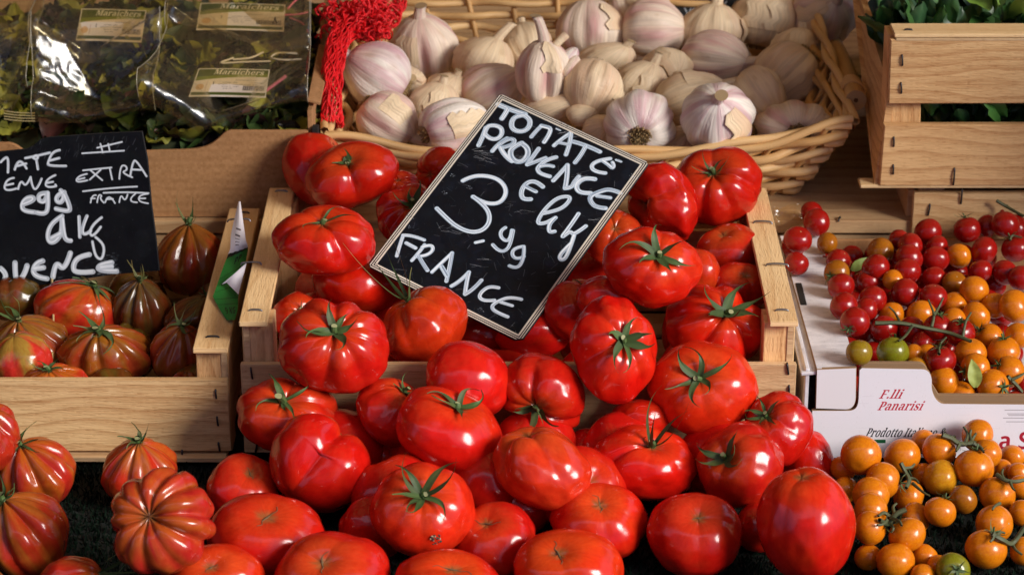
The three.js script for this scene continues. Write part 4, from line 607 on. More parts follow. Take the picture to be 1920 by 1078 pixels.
// [u, v, radius A, radius B, axis (neck direction in the view x,y,z), neck length, skin, options, label]
function garlic(row, spec = {}) {
  const [u, v, A0, B0, axis, neck0, skin, opt, label] = row; reseed(Math.round(u * 13 + v * 5));
  const A = A0 * 1.08, B = B0 * 1.08, R = (A + B) / 2, base = planeDepth(u, v, 0.104 + (opt.up ?? 0), -0.125), { c, s } = settle(u, v, R, base, opt.k ?? 0.84, (opt.push ?? 0) * 0.3, 0.075, zDepth(u, v, -0.392 + (v < 150 ? 0.02 : 0))), m = s / FPX;
  const neck = axis[2] < -0.5 ? neck0 : Math.max(neck0, 0.3); const n = opt.n ?? Math.floor(rr(8, 12)), off = rr(0, 6.3), amp = opt.amp ?? (skin === 1 ? rr(0.03, 0.08) : rr(0.06, 0.12)), cl = []; for (let i = 0; i < n; i++) cl.push([off + (i + rr(-0.2, 0.2)) / n * 6.283, rr(0.5, 1.3)]);
  const bx = rr(-0.4, 0.4) * neck, bz = rr(-0.4, 0.4) * neck, sx = rr(0, 50), T = 0.70;                              // T: share of the profile that is bulb
  const S = (th, ph) => { const t = th / Math.PI; let y, r;
    if (t < T) { const q = t / T, a = q * Math.PI * 0.93; r = Math.pow(Math.sin(a), 0.82); y = -Math.cos(a) * 0.80 - (q < 0.12 ? -(0.12 - q) * 1.2 : 0); const rn = 0.17; r = Math.max(r, q > 0.5 ? rn + 0.18 * (1 - q) : r); if (q > 0.7) y += (q - 0.7) * (q - 0.7) * 2.0; }
    else { const q = (t - T) / (1 - T); r = 0.185 * (1 - 0.25 * q + 0.45 * Math.max(0, q - 0.72)); y = 0.78 + 0.18 + q * neck; if (q > 0.985) r *= 0.02; }
    let g = 0; for (const [a, d] of cl) g += d * Math.exp(-Math.pow(Math.abs(wrapAngle(ph - a)) / (1.9 / n), 1.3)); const mm = t < T ? Math.sin(Math.min(1, t / T) * Math.PI) : 0.15; r *= 1 - g * amp * mm * 1.5; r *= 1 + 0.22 * (fbm(Math.cos(ph) + sx, Math.sin(ph) + sx, t * 2) - 0.5) + 0.05 * (noise(Math.cos(ph) * 4 + sx, Math.sin(ph) * 4, t * 9) - 0.5);
    const q2 = Math.max(0, (y - 0.7) / Math.max(0.3, neck + 0.25)); return V(r * Math.cos(ph) + bx * q2 * q2, y, r * Math.sin(ph) + bz * q2 * q2); };
  const ax = V(...axis).normalize(), q = new THREE.Quaternion().setFromUnitVectors(V(0, 1, 0), ax);
  const M = new THREE.Matrix4().makeBasis(VX, VY, VB).multiply(new THREE.Matrix4().makeScale(A * m, B * m, R * m)).multiply(new THREE.Matrix4().makeRotationFromQuaternion(q)).multiply(new THREE.Matrix4().makeScale(1.13, 1.2, 1.13));
  const t = thing('garlic_bulb', c, label, 'garlic', GG), g = gridGeo(44, 72, S); g.applyMatrix4(M); const uv = g.attributes.uv; for (let i = 0; i < uv.count; i++) uv.setXY(i, uv.getX(i), 1 - uv.getY(i)); seamNormals(g, 44, 72); part('skin', g, garlicMats[skin], t);
  // root tuft
  if (axis[2] < 0.75) { const list = [], k = opt.root ? 240 : 90; for (let i = 0; i < k; i++) { const a = rr(0, 6.283), r0 = Math.sqrt(rnd()) * 0.25, L = rr(0.05, opt.root ? 0.16 : 0.12), p = V(Math.cos(a) * r0, -0.66 - 0.02, Math.sin(a) * r0), e = V(Math.cos(a) * (r0 + rr(-0.05, 0.10)), -0.74 - L, Math.sin(a) * (r0 + rr(-0.05, 0.10))), md = p.clone().lerp(e, 0.5).add(V(rr(-0.05, 0.05), 0, rr(-0.05, 0.05))); const tone = rr(0.6, 1.25); list.push(paint(new THREE.TubeGeometry(new THREE.CatmullRomCurve3([p, md, e]), 3, rr(0.008, 0.016), 4), 0.40 * tone, 0.27 * tone, 0.12 * tone)); }
    const disc = new THREE.SphereGeometry(0.27, 16, 8); disc.scale(1, 0.35, 1); disc.translate(0, -0.66, 0); list.push(paint(disc, 0.28, 0.18, 0.09)); const rg = merge(list); rg.applyMatrix4(M); rg.computeVertexNormals(); part('roots', rg, rootMat, t); }
  if (neck > 0.25) { const cap = new THREE.CircleGeometry(0.175, 14); cap.rotateX(-Math.PI / 2); cap.translate(bx * 1.1, 0.962 + neck, bz * 1.1); cap.applyMatrix4(M); part('cut_neck', cap, neckCut, t); }
  // loose papery flakes
  for (let i = 0; i < (opt.flakes ?? 1 + Math.floor(rnd() * 1.6)); i++) { const a0 = rr(0, 6.3), t0 = rr(0.9, 1.5), pos = [], idx = [], uvs = []; for (let y = 0; y <= 5; y++) for (let x = 0; x <= 5; x++) { const p = S(t0 + y * 0.16, a0 + x * 0.16 * (1 + 0.15 * Math.sin(y * 2))), lift = 1.012 + 0.05 * (x / 5) * (x / 5) + 0.02 * noise(x, y, i); pos.push(p.x * lift, p.y * lift, p.z * lift); uvs.push(a0 / 6.3 + x * 0.025, 0.3 + y * 0.05); } for (let y = 0; y < 5; y++) for (let x = 0; x < 5; x++) { const k = y * 6 + x; idx.push(k, k + 6, k + 7, k, k + 7, k + 1); } const f = new THREE.BufferGeometry(); f.setAttribute('position', new THREE.Float32BufferAttribute(pos, 3)); f.setAttribute('uv', new THREE.Float32BufferAttribute(uvs, 2)); f.setIndex(idx); f.applyMatrix4(M); f.computeVertexNormals(); part('skin_flake', f, garlicMats[1], t); }
  return t;
}
for (const row of [
  [1200, 22, 56, 42, [-0.3, 0.9, -0.3], 0.3, 0, {}, 'pink garlic bulb at the very back, behind the striped purple one'],
  [1545, 26, 56, 56, [0.25, 0.25, 0.9], 0.12, 0, { up: 0.01 }, 'garlic bulb at the back right corner, its cut neck facing out'],
  [1432, 38, 57, 50, [0.2, 0.95, 0.1], 0.15, 1, { flakes: 3 }, 'garlic bulb with split curling skin, cut by the top edge beside the corner one'],
  [1334, 60, 56, 42, [0.1, 0.95, 0.2], 0.2, 1, { flakes: 2 }, 'brown papery garlic bulb behind the one with a short stub'],
  [1495, 95, 42, 34, [0.2, 0.9, 0.1], 0.1, 1, {}, 'shaded garlic bulb between the corner one and the reddish one'],
  [793, 90, 55, 53, [-0.1, 0.75, 0.55], 0.05, 0, {}, 'rosy garlic bulb against the back wall of the basket, left'],
  [990, 90, 42, 40, [-0.2, 0.8, -0.4], 0.1, 1, { flakes: 2 }, 'brown garlic bulb behind the one that is breaking into cloves'],
  [905, 118, 50, 40, [0.42, 0.9, 0.1], 0.75, 1, {}, 'garlic bulb with a tall pale neck standing up to the right, back left'],
  [1105, 58, 59, 47, [-0.02, 0.95, 0.1], 0.45, 0, {}, 'large white and pink garlic bulb with a torn neck at the top centre'],
  [1140, 112, 46, 28, [0.5, 0.6, 0.4], 0.1, 1, {}, 'brown shaded garlic bulb under the large one at the top centre'],
  [1220, 60, 53, 57, [0.95, 0.05, 0.1], 0.35, 0, { }, 'purple striped garlic bulb lying with its neck to the right, top centre'],
  [1250, 128, 42, 32, [0.3, -0.3, 0.8], 0.1, 1, {}, 'small brown garlic bulb in shade under the purple striped one'],
  [1337, 110, 56, 48, [0.75, -0.15, 0.4], 0.5, 0, {}, 'rosy garlic bulb with a neck poking out right, behind the pair in the middle'],
  [838, 168, 36, 26, [0.4, 0.7, 0.4], 0.1, 1, {}, 'brown garlic bulb mostly hidden between the tall-necked one and the left ones'],
  [762, 165, 34, 34, [0.3, 0.2, 0.9], 0.1, 1, {}, 'brown garlic bulb behind the big white one at the left'],
  [1477, 138, 55, 54, [-0.5, -0.5, 0.1], 0.1, 1, { root: 1 }, 'reddish tan garlic bulb with its root to the upper right, by the corner post'],
  [1200, 160, 46, 37, [0.45, 0.85, 0.2], 0.45, 1, { flakes: 2 }, 'yellowish garlic bulb with a twisted neck, above the root-facing one'],
  [920, 168, 53, 42, [0.72, 0.62, 0.1], 0.6, 0, {}, 'pink garlic bulb just above the top corner of the price slate, neck to the right'],
  [1042, 203, 56, 26, [0.4, 0.3, 0.6], 0.2, 1, {}, 'brown garlic bulb low behind the top edge of the price slate'],
  [1113, 166, 48, 51, [-0.3, -0.85, 0.3], 0.2, 1, { flakes: 2 }, 'yellow-brown garlic bulb with loose skin right of the clove-splitting one'],
  [1420, 188, 47, 57, [0.55, -0.6, 0.4], 0.6, 1, {}, 'tan garlic bulb leaning down right, in front of the reddish one'],
  [1293, 187, 57, 46, [0.85, 0.45, 0.2], 0.6, 1, {}, 'tan garlic bulb with a flattened neck, left of the one with a cut white stalk'],
  [815, 200, 42, 38, [0.3, 0.8, 0.3], 0.2, 1, {}, 'tan garlic bulb behind the white one left of the price slate'],
  [710, 142, 55, 54, [-0.75, 0.45, 0.15], 0.06, 2, { root: 1, push: 0.01 }, 'big white and pink garlic bulb at the left end, root turned to the lower right'],
  [745, 280, 42, 16, [0.3, 0.3, 0.8], 0.1, 1, { up: -0.02 }, 'pale garlic bulb low at the front rim, below the left bulbs'],
  [724, 222, 51, 46, [0.75, -0.62, 0.1], 0.85, 0, { root: 1, push: 0.01 }, 'garlic bulb at the front left with its long neck reaching down right'],
  [1130, 244, 32, 24, [0.3, 0.3, 0.8], 0.1, 1, {}, 'tan garlic bulb peeping between the price slate and the root-facing one'],
  [1090, 216, 26, 18, [0.85, 0.4, 0.2], 1.2, 1, { push: 0.005 }, 'garlic neck lying slanted just above the top edge of the price slate'],
  [1278, 268, 40, 28, [0.2, 0.5, 0.7], 0.1, 0, { up: -0.012 }, 'pinkish garlic bulb behind the front rim, between the two whitest ones'],
  [1376, 268, 32, 20, [0.2, 0.5, 0.7], 0.1, 1, { up: -0.012 }, 'tan garlic bulb just showing above the front rim on the right'],
  [848, 238, 58, 50, [0.7, 0.25, -0.2], 0.2, 2, { push: 0.005 }, 'white pearly garlic bulb left of the upper part of the price slate'],
  [1348, 222, 60, 58, [-0.1, 0.42, 0.86], 0.30, 2, { k: 0.7, flakes: 1 }, 'white garlic bulb with a cut white stalk facing out, front centre right'],
  [1201, 234, 62, 56, [0.05, 0.42, -0.85], 0.2, 2, { root: 1 }, 'white and pink garlic bulb showing its bushy root, right of the price slate'],
  [1493, 240, 68, 46, [0.0, 0.25, -0.92], 0.1, 0, { root: 1, push: 0.005 }, 'cream garlic bulb showing its brown root, at the front right rim'],
]) garlic(row);
{ // the bulb that is breaking up: deep gaps between its cloves, a second neck, loose cloves at its right
  const t = garlic([1020, 140, 52, 52, [0.02, 0.9, 0.38], 0.75, 0, { n: 6, amp: 0.36, push: 0.006, flakes: 1 }, 'garlic bulb breaking open into separate cloves around two pale necks']), m = depthOf(t.position) / FPX, B = new THREE.Matrix4().makeBasis(VX, VY, VB); reseed(63);
  for (const [x, y, z, w, h, a, k] of [[50, 10, 16, 17, 24, -0.5, 0], [46, 30, 8, 17, 22, -0.7, 2], [62, -4, 4, 14, 22, -0.3, 0]]) {
    const g = gridGeo(22, 28, (th, ph) => { const q = th / Math.PI, r = Math.pow(Math.sin(th), 0.9) * (0.72 + 0.5 * q) * (1 - 0.12 * Math.exp(-Math.pow(wrapAngle(ph - 1.2) / 0.3, 2))); return V(r * Math.cos(ph), Math.cos(th) * (th < 1.57 ? 1.15 : 0.9), r * Math.sin(ph)); });
    g.applyMatrix4(B.clone().multiply(new THREE.Matrix4().makeTranslation(x * m, y * m, z * m)).multiply(new THREE.Matrix4().makeRotationZ(a)).multiply(new THREE.Matrix4().makeScale(w * m, h * m, w * m))); seamNormals(g, 22, 28); part('clove', g, garlicMats[k], t);
  }
  const p = [[6, 20, 30], [18, 48, 26], [40, 74, 20]].map(([x, y, z]) => V(x * m, y * m, z * m).applyMatrix4(B)); part('neck', taper(p, (x) => m * (9 - 2 * x + 2.5 * Math.max(0, x - 0.7) * 3), 12, 9), garlicMats[1], t);
}
{ // red net hung over the basket's left corner post
  reseed(17); const list = [], W = (u, v, z) => atZ(u, v, z);
  const path = new THREE.CatmullRomCurve3([W(735, -12, -0.60), W(700, 22, -0.56), W(655, 42, -0.52), W(630, 92, -0.47), W(622, 160, -0.42), W(621, 236, -0.386)]), rad = (t) => 0.0085 + 0.017 * Math.exp(-Math.pow((t - 0.22) / 0.17, 2)) + 0.008 * Math.exp(-Math.pow(t / 0.2, 2)) + 0.003 * t;
  const fr = path.computeFrenetFrames(80, false), pt = (t, a, o = 1) => { const i = Math.min(80, Math.round(t * 80)), p = path.getPoint(t), r = rad(t) * o * (1 + 0.5 * (noise(t * 9, a * 1.3 + 3, 2) - 0.5)); const p2 = path.getPoint(t); return p2.addScaledVector(fr.normals[i], Math.cos(a) * r).addScaledVector(fr.binormals[i], Math.sin(a) * r * 0.9); };
  for (let d = -1; d <= 1; d += 2) for (let k = 0; k < 30; k++) { const pts = []; for (let i = 0; i <= 46; i++) { const t = i / 46, a = k / 30 * 6.283 + d * (t * 5 + 0.25 * Math.sin(t * 40 + k)); const q = pt(t, a, 0.9 + 0.2 * noise(k, i * 0.3)); q.add(V(rr(-1, 1), rr(-1, 1), rr(-1, 1)).multiplyScalar(0.0010 * (1 - t * 0.6))); pts.push(q); } list.push(tube(pts, 0.0008, 92, 4)); }
  for (let k = 0; k < 26; k++) { const pts = []; const a0 = rr(0, 6.28), ph = rr(0, 6); for (let i = 0; i <= 30; i++) { const t = 0.02 + i / 30 * rr(0.60, 0.64), a = a0 + 0.8 * Math.sin(t * 12 + ph); pts.push(pt(t, a, rr(0.2, 0.9))); } list.push(tube(pts, 0.0009, 60, 4)); }
  for (let k = 0; k < 170; k++) { const o = W(rr(605, 725), rr(8, 62), rr(-0.56, -0.50)), pts = []; let p = o.clone(); const w = V(rr(-1, 1), rr(-1, 1), rr(-1, 1)); for (let i = 0; i < 9; i++) { pts.push(p.clone()); w.add(V(rr(-1, 1), rr(-1, 1), rr(-1, 1)).multiplyScalar(0.8)).normalize(); p = p.addScaledVector(w, 0.0045).lerp(o, 0.18); } list.push(tube(pts, 0.0012, 30, 4)); }
  solo('red_net', merge(list), new THREE.MeshStandardMaterial({ color: new THREE.Color(0.80, 0.007, 0.012), roughness: 0.5 }), 'empty red string net bunched and hung over the left corner of the garlic basket', 'net');
}
{ // slate with chalk writing behind the garlic
  const cv = document.createElement('canvas'); cv.width = 512; cv.height = 256; const g = cv.getContext('2d'); g.fillStyle = '#0d0f13'; g.fillRect(0, 0, 512, 256); g.strokeStyle = '#b9c0c8'; g.lineCap = 'round'; g.lineWidth = 9;
  const L = (p) => { g.beginPath(); g.moveTo(p[0], p[1]); for (let i = 2; i < p.length; i += 2) g.lineTo(p[i], p[i + 1]); g.stroke(); };
  L([150, 180, 130, 150, 150, 130, 175, 150, 160, 180, 200, 150, 215, 190]); L([225, 190, 235, 140, 260, 150, 240, 170, 270, 190]); L([330, 225, 420, 120]); L([20, 120, 120, 90]); L([300, 90, 400, 60]);
  const p = atZ(1318, 6, -0.74), b = thing('background_slate', p, 'dark slate with chalk strokes at the top edge behind the garlic', 'sign'); const m = part('board', boardGeo(0.085, 0.06, 0.004), new THREE.MeshStandardMaterial({ color: 0x0d0f13, roughness: 0.6 }), b); const f = part('writing', new THREE.PlaneGeometry(0.084, 0.059), new THREE.MeshStandardMaterial({ map: tex(cv), roughness: 0.6 }), b); f.position.z = 0.0022; b.rotation.x = -0.35;
}

// ---------------------------------------------------------------- cherry tomatoes
const cherryProto = [];
{
  reseed(301);
  for (let k = 0; k < 4; k++) { const S = fruit({ n: 5, rib: 0.006, flat: 0.92, sq: 0.98, dimple: 0.07, lump: 0.04, ripple: 0.01, taper: 0.03 }); const g = gridGeo(26, 40, S, () => [1, 1, 1]); seamNormals(g, 26, 40); cherryProto.push({ g, S }); }
}
const CH = { r: [0.33, 0.008, 0.005], d: [0.33, 0.008, 0.005], o: [0.68, 0.235, 0.006], b: [0.68, 0.235, 0.006], y: [0.58, 0.30, 0.012], g: [0.20, 0.24, 0.012], v: [0.28, 0.22, 0.012], q: [0.36, 0.14, 0.007] };
const chMats = {}; const chMat = (k) => chMats[k] ??= new THREE.MeshPhysicalMaterial({ color: new THREE.Color(...CH[k]), map: speck, bumpMap: skinBump, bumpScale: 0.00006, roughness: 0.22, ior: 1.46 });
const chScar = new THREE.MeshStandardMaterial({ color: new THREE.Color(0.42, 0.30, 0.14), roughness: 0.8 });
// [u, v, r, colour, stem dir in view or 0, label]; stem 'c' adds a calyx
const calyxGeos = [0, 1, 2].map((k) => { reseed(400 + k); const list = []; const S = cherryProto[0].S; const n = 5; for (let i = 0; i < n; i++) { const g = sepalGeo(S, i / n * 6.283 + rr(-0.2, 0.2), rr(0.55, 0.85), 0.10, rr(0.05, 0.35), rr(-0.1, 0.5), rr(-0.4, 0.4)).toNonIndexed(); list.push(g); } const st = paint(taper([V(0, 0.86, 0), V(0.03, 1.02, 0.02), V(0.1, 1.22, 0.02)], () => 0.045, 6, 6), 0.07, 0.11, 0.03).toNonIndexed(); st.deleteAttribute('uv'); list.push(st); return mergeGeometries(list); });
const protoThings = {};
function cherry(u, v, r, col, stem, label, group, base, name, most = 9, floor = 0) {
  const { c, s } = settle(u, v, r, base, 0.88, 0, most, floor), key = name + col + (stem ? 'c' : '') + (laid.length % 4); let t = protoThings[key];
  if (!t) { t = thing(name, null, label, 'tomato', group); const k = cherryProto[laid.length % 4]; const body = part('skin', k.g, chMat(col), t); if (stem) part('calyx', calyxGeos[laid.length % 3], leafMat, t); else { const d = new THREE.CircleGeometry(0.05, 8); d.rotateX(-Math.PI / 2); d.translate(0, k.S(0.01, 0).y + 0.012, 0); part('stem_scar', d, chScar, t); } protoThings[key] = t; }
  else { t = t.clone(); t.name = numbered(name); scene.add(t); tag(t, label, 'tomato', group); }
  t.position.copy(c); t.scale.setScalar(r * s / FPX); reseed(Math.round(u * 3 + v * 17));
  const a = stem ? V(...stem).normalize() : V(rr(-1, 1), rr(-0.4, 1), rr(-0.7, 0.75)).normalize(), d = viewVec(a.x, a.y, a.z).normalize();
  t.quaternion.setFromUnitVectors(V(0, 1, 0), d).multiply(new THREE.Quaternion().setFromAxisAngle(V(0, 1, 0), rr(0, 6.28))); t.scale.multiply(V(rr(0.97, 1.03), rr(0.95, 1.04), rr(0.97, 1.03)));
  return { t, c, r: r * s / FPX };
}
const placeWords = {};
function near1(word, u, v, marks, tail) { // a label that says which neighbour it touches
  const c = marks.map(([x, y, n]) => ({ n, dx: u - x, dy: v - y, d: Math.hypot(u - x, v - y) })).filter((q) => q.d > 5).sort((a, b) => a.d - b.d);
  for (const far of ['just', 'slightly']) for (const q of c.slice(0, 5)) { const h = Math.abs(q.dx) > 0.42 * q.d ? (q.dx < 0 ? 'left' : 'right') : '', w = Math.abs(q.dy) > 0.42 * q.d ? (q.dy < 0 ? 'above' : 'below') : ''; const dir = h && w ? `${w} ${h} of` : w || `to the ${h} of`; const t = `${word} tomato ${q.d > 75 ? 'further' : far} ${dir} ${q.n}${tail}`; if (!placeWords[t]) { placeWords[t] = 1; return t; } }
  return `${word} cherry tomato${tail}`;
}
const boxMarks = [[1652, 471, 'the lone amber one'], [1698, 548, 'the bright red central one'], [1675, 660, 'the green one'], [1904, 574, 'the large orange one at the edge'], [1764, 676, 'the lowest red one'], [1886, 421, 'the bright topmost red one'], [1741, 436, 'the dark one by the shaded crate'], [1604, 603, 'the one with a withered star'], [1863, 724, 'the one with the green star'], [1729, 590, 'the orange one behind the vine'], [1815, 431, 'the one with upturned calyx'], [1828, 544, 'the orange one in the middle'], [1570, 512, 'the amber one by the flap']];
const turfMarks = [[1764, 896, 'the yellow one'], [1693, 855, 'the one covering the printed flag'], [1850, 1030, 'the largest orange one'], [1788, 1069, 'the green one'], [1615, 853, 'the large leftmost one'], [1834, 816, 'the highest orange one'], [1680, 972, 'the green stalk cluster'], [1807, 937, 'the olive amber one']];
const heap = (u, v) => planeDepth(u, v, 0.058, -0.155);
const onFlap = (u, v, r) => u - r < 1608 - (690 - v) * 0.335 + 4;
const inBox = (rows) => rows.map(([u, v, r, col, stem, label]) => {
  const word = { r: 'red', d: 'dark red', o: 'orange', b: 'brownish orange', y: 'yellow', g: 'green', v: 'yellow-green', q: 'amber' }[col] + ' cherry';
  return cherry(u, v, r, col, stem, label ?? near1(word, u, v, boxMarks, ''), 'cherry tomatoes in the white carton', onFlap(u, v, r) ? Math.min(heap(u, v), yDepth(u, v, 0.103)) : heap(u, v), 'cherry_tomato', onFlap(u, v, r) ? 0.012 : 0.022, onFlap(u, v, r) ? 0 : zDepth(u, v, -0.027));
});
inBox([
  [1523, 398, 22, 'd', 0, 'dark red cherry tomato at the basket corner, behind its brighter twin'], [1532, 417, 26, 'r', 0, 'glossy red cherry tomato on the white flap, nearest the basket corner'],
  [1552, 456, 21, 'q', 0, 'brownish amber cherry tomato just inside the far end of the white flap'], [1688, 452, 23, 'd'], [1741, 436, 28, 'd', 0, 'dark red cherry tomato touching the shaded crate behind, left one'], [1758, 462, 22, 'd'],
  [1852, 424, 22, 'd'], [1876, 391, 21, 'r', [0.3, 0.8, -0.2], 'red cherry tomato topmost against the wooden crate, dark calyx'], [1906, 428, 27, 'r'], [1815, 431, 27, 'r', [-0.2, 0.9, 0.1], 'red cherry tomato with an upturned calyx before the shaded crate'], [1886, 421, 28, 'r', 0, 'bright red cherry tomato on top of the heap at the far right'],
  [1573, 490, 24, 'd'], [1708, 461, 25, 'd'], [1652, 471, 27, 'q', 0, 'amber cherry tomato alone at the back beside the brown cardboard'], [1570, 512, 26, 'q', [-0.5, -0.2, 0.6], 'amber cherry tomato with green calyx by the white flap'],
  [1906, 466, 27, 'r', [-0.4, 0.7, 0.2]], [1846, 470, 28, 'r'], [1799, 480, 24, 'b'], [1756, 486, 26, 'd'], [1706, 484, 28, 'r'], [1630, 527, 25, 'd'], [1643, 502, 28, 'r', 0, 'red cherry tomato in front of the amber one at the back'],
  [1885, 511, 25, 'd'], [1916, 522, 25, 'r'], [1752, 521, 23, 'd'], [1702, 509, 27, 'r'], [1791, 531, 24, 'q'], [1840, 509, 24, 'r'], [1675, 525, 20, 'b'], [1790, 570, 24, 'b'],
  [1578, 537, 26, 'r', 0, 'bright red cherry tomato on the inner edge of the white flap'], [1828, 544, 29, 'o', 0, 'orange cherry tomato in the middle, just under the small red one'], [1752, 556, 26, 'd'], [1698, 548, 28, 'r', 0, 'bright red cherry tomato at the very centre of the white carton'],
  [1866, 573, 26, 'o'], [1904, 574, 32, 'o', 0, 'large orange cherry tomato at the right edge of the picture'], [1673, 590, 24, 'b'], [1729, 590, 29, 'o', 0, 'orange cherry tomato behind the green vine stalk'], [1832, 592, 28, 'b'], [1790, 600, 24, 'b'],
  [1637, 562, 28, 'r', 0, 'red cherry tomato with a pale scar, second from the white flap'], [1626, 580, 23, 'r'], [1583, 574, 27, 'r', 0, 'red cherry tomato on the flap edge above the one with a withered star'],
  [1659, 616, 27, 'd'], [1712, 619, 28, 'd'], [1731, 642, 22, 'r'], [1760, 614, 28, 'r', [0.1, 0.8, 0.3], 'red cherry tomato hanging on the vine, upright calyx'], [1910, 630, 26, 'b'], [1856, 632, 27, 'b', [-0.6, 0.4, 0.3]], [1739, 668, 24, 'b'], [1713, 664, 20, 'o'],
  [1604, 603, 29, 'r', [-0.5, -0.5, 0.7], 'red cherry tomato showing a withered star, near the front of the flap'], [1801, 624, 29, 'r', [0.0, 0.6, 0.5], 'red cherry tomato at the right tip of the vine'],
  [1612, 661, 26, 'v', 0, 'yellow-green cherry tomato at the corner of the white flap'], [1675, 660, 32, 'g', [0.2, 0.9, -0.3], 'green unripe cherry tomato behind the carton front'],
  [1822, 662, 30, 'o'], [1883, 660, 32, 'o', [-0.1, 0.75, 0.4], 'orange cherry tomato with dark calyx on top, right side'], [1722, 692, 24, 'y'], [1770, 716, 30, 'o'], [1830, 690, 30, 'o', [-0.8, -0.2, 0.4]], [1893, 697, 32, 'o', [-0.5, 0.3, 0.3]],
  [1764, 676, 30, 'r', [-0.05, 0.8, 0.3], 'red cherry tomato with a standing calyx, lowest red one at the carton front'], [1804, 744, 30, 'o', 0, 'orange cherry tomato at the cut-out edge of the carton front'], [1863, 724, 32, 'o', [0.55, -0.05, 0.8], 'orange cherry tomato showing a green star, at the cut-out of the carton'],
]);
// three that lie on the flap beside the rail
for (const [u, v, r, l] of [[1488, 462, 24, 'red cherry tomato squeezed between the crate rail and the white flap'], [1497, 449, 27, 'round red cherry tomato on the white flap beside the crate rail, upper'], [1495, 494, 24, 'red cherry tomato on the white flap beside the crate rail, lower']]) cherry(u, v, r, 'r', 0, l, 'cherry tomatoes on the flap of the white carton', yDepth(u, v, 0.104), 'cherry_tomato');
const OR = 'orange cherry tomatoes on the turf before the white carton';
const onTurf = (u, v, r) => Math.min(yDepth(u, v, r / 2120 * 0.9), zDepth(u, v, 0.006 + r / 2120));
for (const [u, v, r, col, stem, label] of [
  [1733, 828, 24, 'o', 0, 'orange cherry tomato touching the printed carton front, behind two others'], [1834, 816, 31, 'o', 0, 'orange cherry tomato highest on the heap, against the white carton'], [1900, 857, 24, 'b'], [1881, 880, 20, 'b'], [1910, 888, 22, 'b'], [1730, 890, 24, 'b'], [1582, 878, 25, 'b', 0, 'shaded orange cherry tomato beside the big red tomato, upper one'],
  [1586, 918, 26, 'b', 0, 'shaded orange cherry tomato beside the big red tomato, lower one'], [1705, 932, 32, 'b'], [1807, 937, 29, 'q', 0, 'olive amber cherry tomato in the shade below the yellow one'], [1629, 1045, 26, 'b'], [1735, 1044, 26, 'b'], [1916, 913, 24, 'o'], [1760, 1062, 22, 'o'],
  [1615, 853, 39, 'o', 0, 'large orange cherry tomato leftmost in front of the carton print'], [1693, 855, 35, 'o', [0.3, -0.75, 0.4], 'orange cherry tomato covering the printed flag'], [1852, 851, 29, 'o', [-0.8, 0.3, 0.3]], [1762, 845, 35, 'o', [0.6, 0.5, 0.2], 'orange cherry tomato under the grey-green stalk cluster'],
  [1871, 928, 34, 'o'], [1918, 962, 26, 'o'], [1828, 878, 39, 'o', [0.1, 0.95, 0.1], 'large orange cherry tomato right of the yellow one'], [1764, 896, 34, 'y', 0, 'yellow cherry tomato in the middle of the orange heap'],
  [1656, 901, 35, 'o', [0.8, -0.1, 0.2], 'orange cherry tomato topmost of the stacked column of four'], [1634, 928, 36, 'o', 0, 'orange cherry tomato second in the stacked column of four'], [1634, 958, 36, 'o', 0, 'orange cherry tomato third in the stacked column of four'], [1718, 972, 30, 'o'], [1764, 960, 31, 'o', [0.3, 0.9, 0.1], 'orange cherry tomato on the turf below the yellow one'],
  [1866, 982, 37, 'o', 0], [1632, 990, 34, 'o', [0.9, 0.2, 0.3], 'orange cherry tomato lowest in the stacked column of four'], [1702, 1003, 36, 'o', [-0.5, 0.8, 0.2], 'orange cherry tomato right of the green stalk cluster'],
  [1680, 1052, 37, 'o', 0, 'orange cherry tomato at the bottom edge below the stalk cluster'], [1788, 1069, 34, 'g', [0.1, 0.1, 0.95], 'green cherry tomato showing its calyx at the bottom edge'], [1850, 1030, 41, 'o', [0.3, 0.8, 0.35], 'largest orange cherry tomato at the lower right, grey stalk on top'], [1922, 1034, 28, 'o', 0, 'orange cherry tomato cut by the right edge at the bottom'], [1732, 1082, 26, 'o'],
]) cherry(u, v, r, col, stem, label ?? near1(col === 'b' ? 'shaded brownish orange cherry' : 'orange cherry', u, v, turfMarks, ''), OR, onTurf(u, v, r), 'orange_tomato');
// ---------------------------------------------------------------- vines and stalks
function vine(label, runs, r) { // runs of [u, v, nearness] in picture measure, each laid on the heap
  const list = [], t = thing('tomato_vine', null, label, 'vine'); const o = runs[0][0], p0 = atDepth(o[0], o[1], o[2]); t.position.copy(p0); reseed(Math.round(o[0]));
  for (const run of runs) { const pts = run.map(([u, v, s]) => atDepth(u, v, s).sub(p0)); list.push(paint(taper(pts, (x) => r * (run === runs[0] ? 1 - 0.2 * x : 0.75 - 0.35 * x), 20, 6), 0.075, 0.085, 0.035)); }
  const g = merge(list.map((q) => { q.deleteAttribute('uv'); return q; })); part('stalk', g, leafMat, t); return t;
}
const near = (u, v) => { let s = heap(u, v) + 0.02; for (const q of laid) { const d = dirOf(u, v), m = q.c.clone().sub(EYE), dd = d.lengthSq(), b = d.dot(m) / dd, disc = b * b - (m.lengthSq() - q.r * q.r) / dd; if (disc > 0) s = Math.min(s, b - Math.sqrt(disc)); } return s - 0.003; };
const N = (list) => { const raw = list.map(([u, v]) => near(u, v)), lo = Math.min(...raw); return list.map(([u, v], i) => [u, v, Math.min(raw[i], lo + 0.016) - 0.001]); };
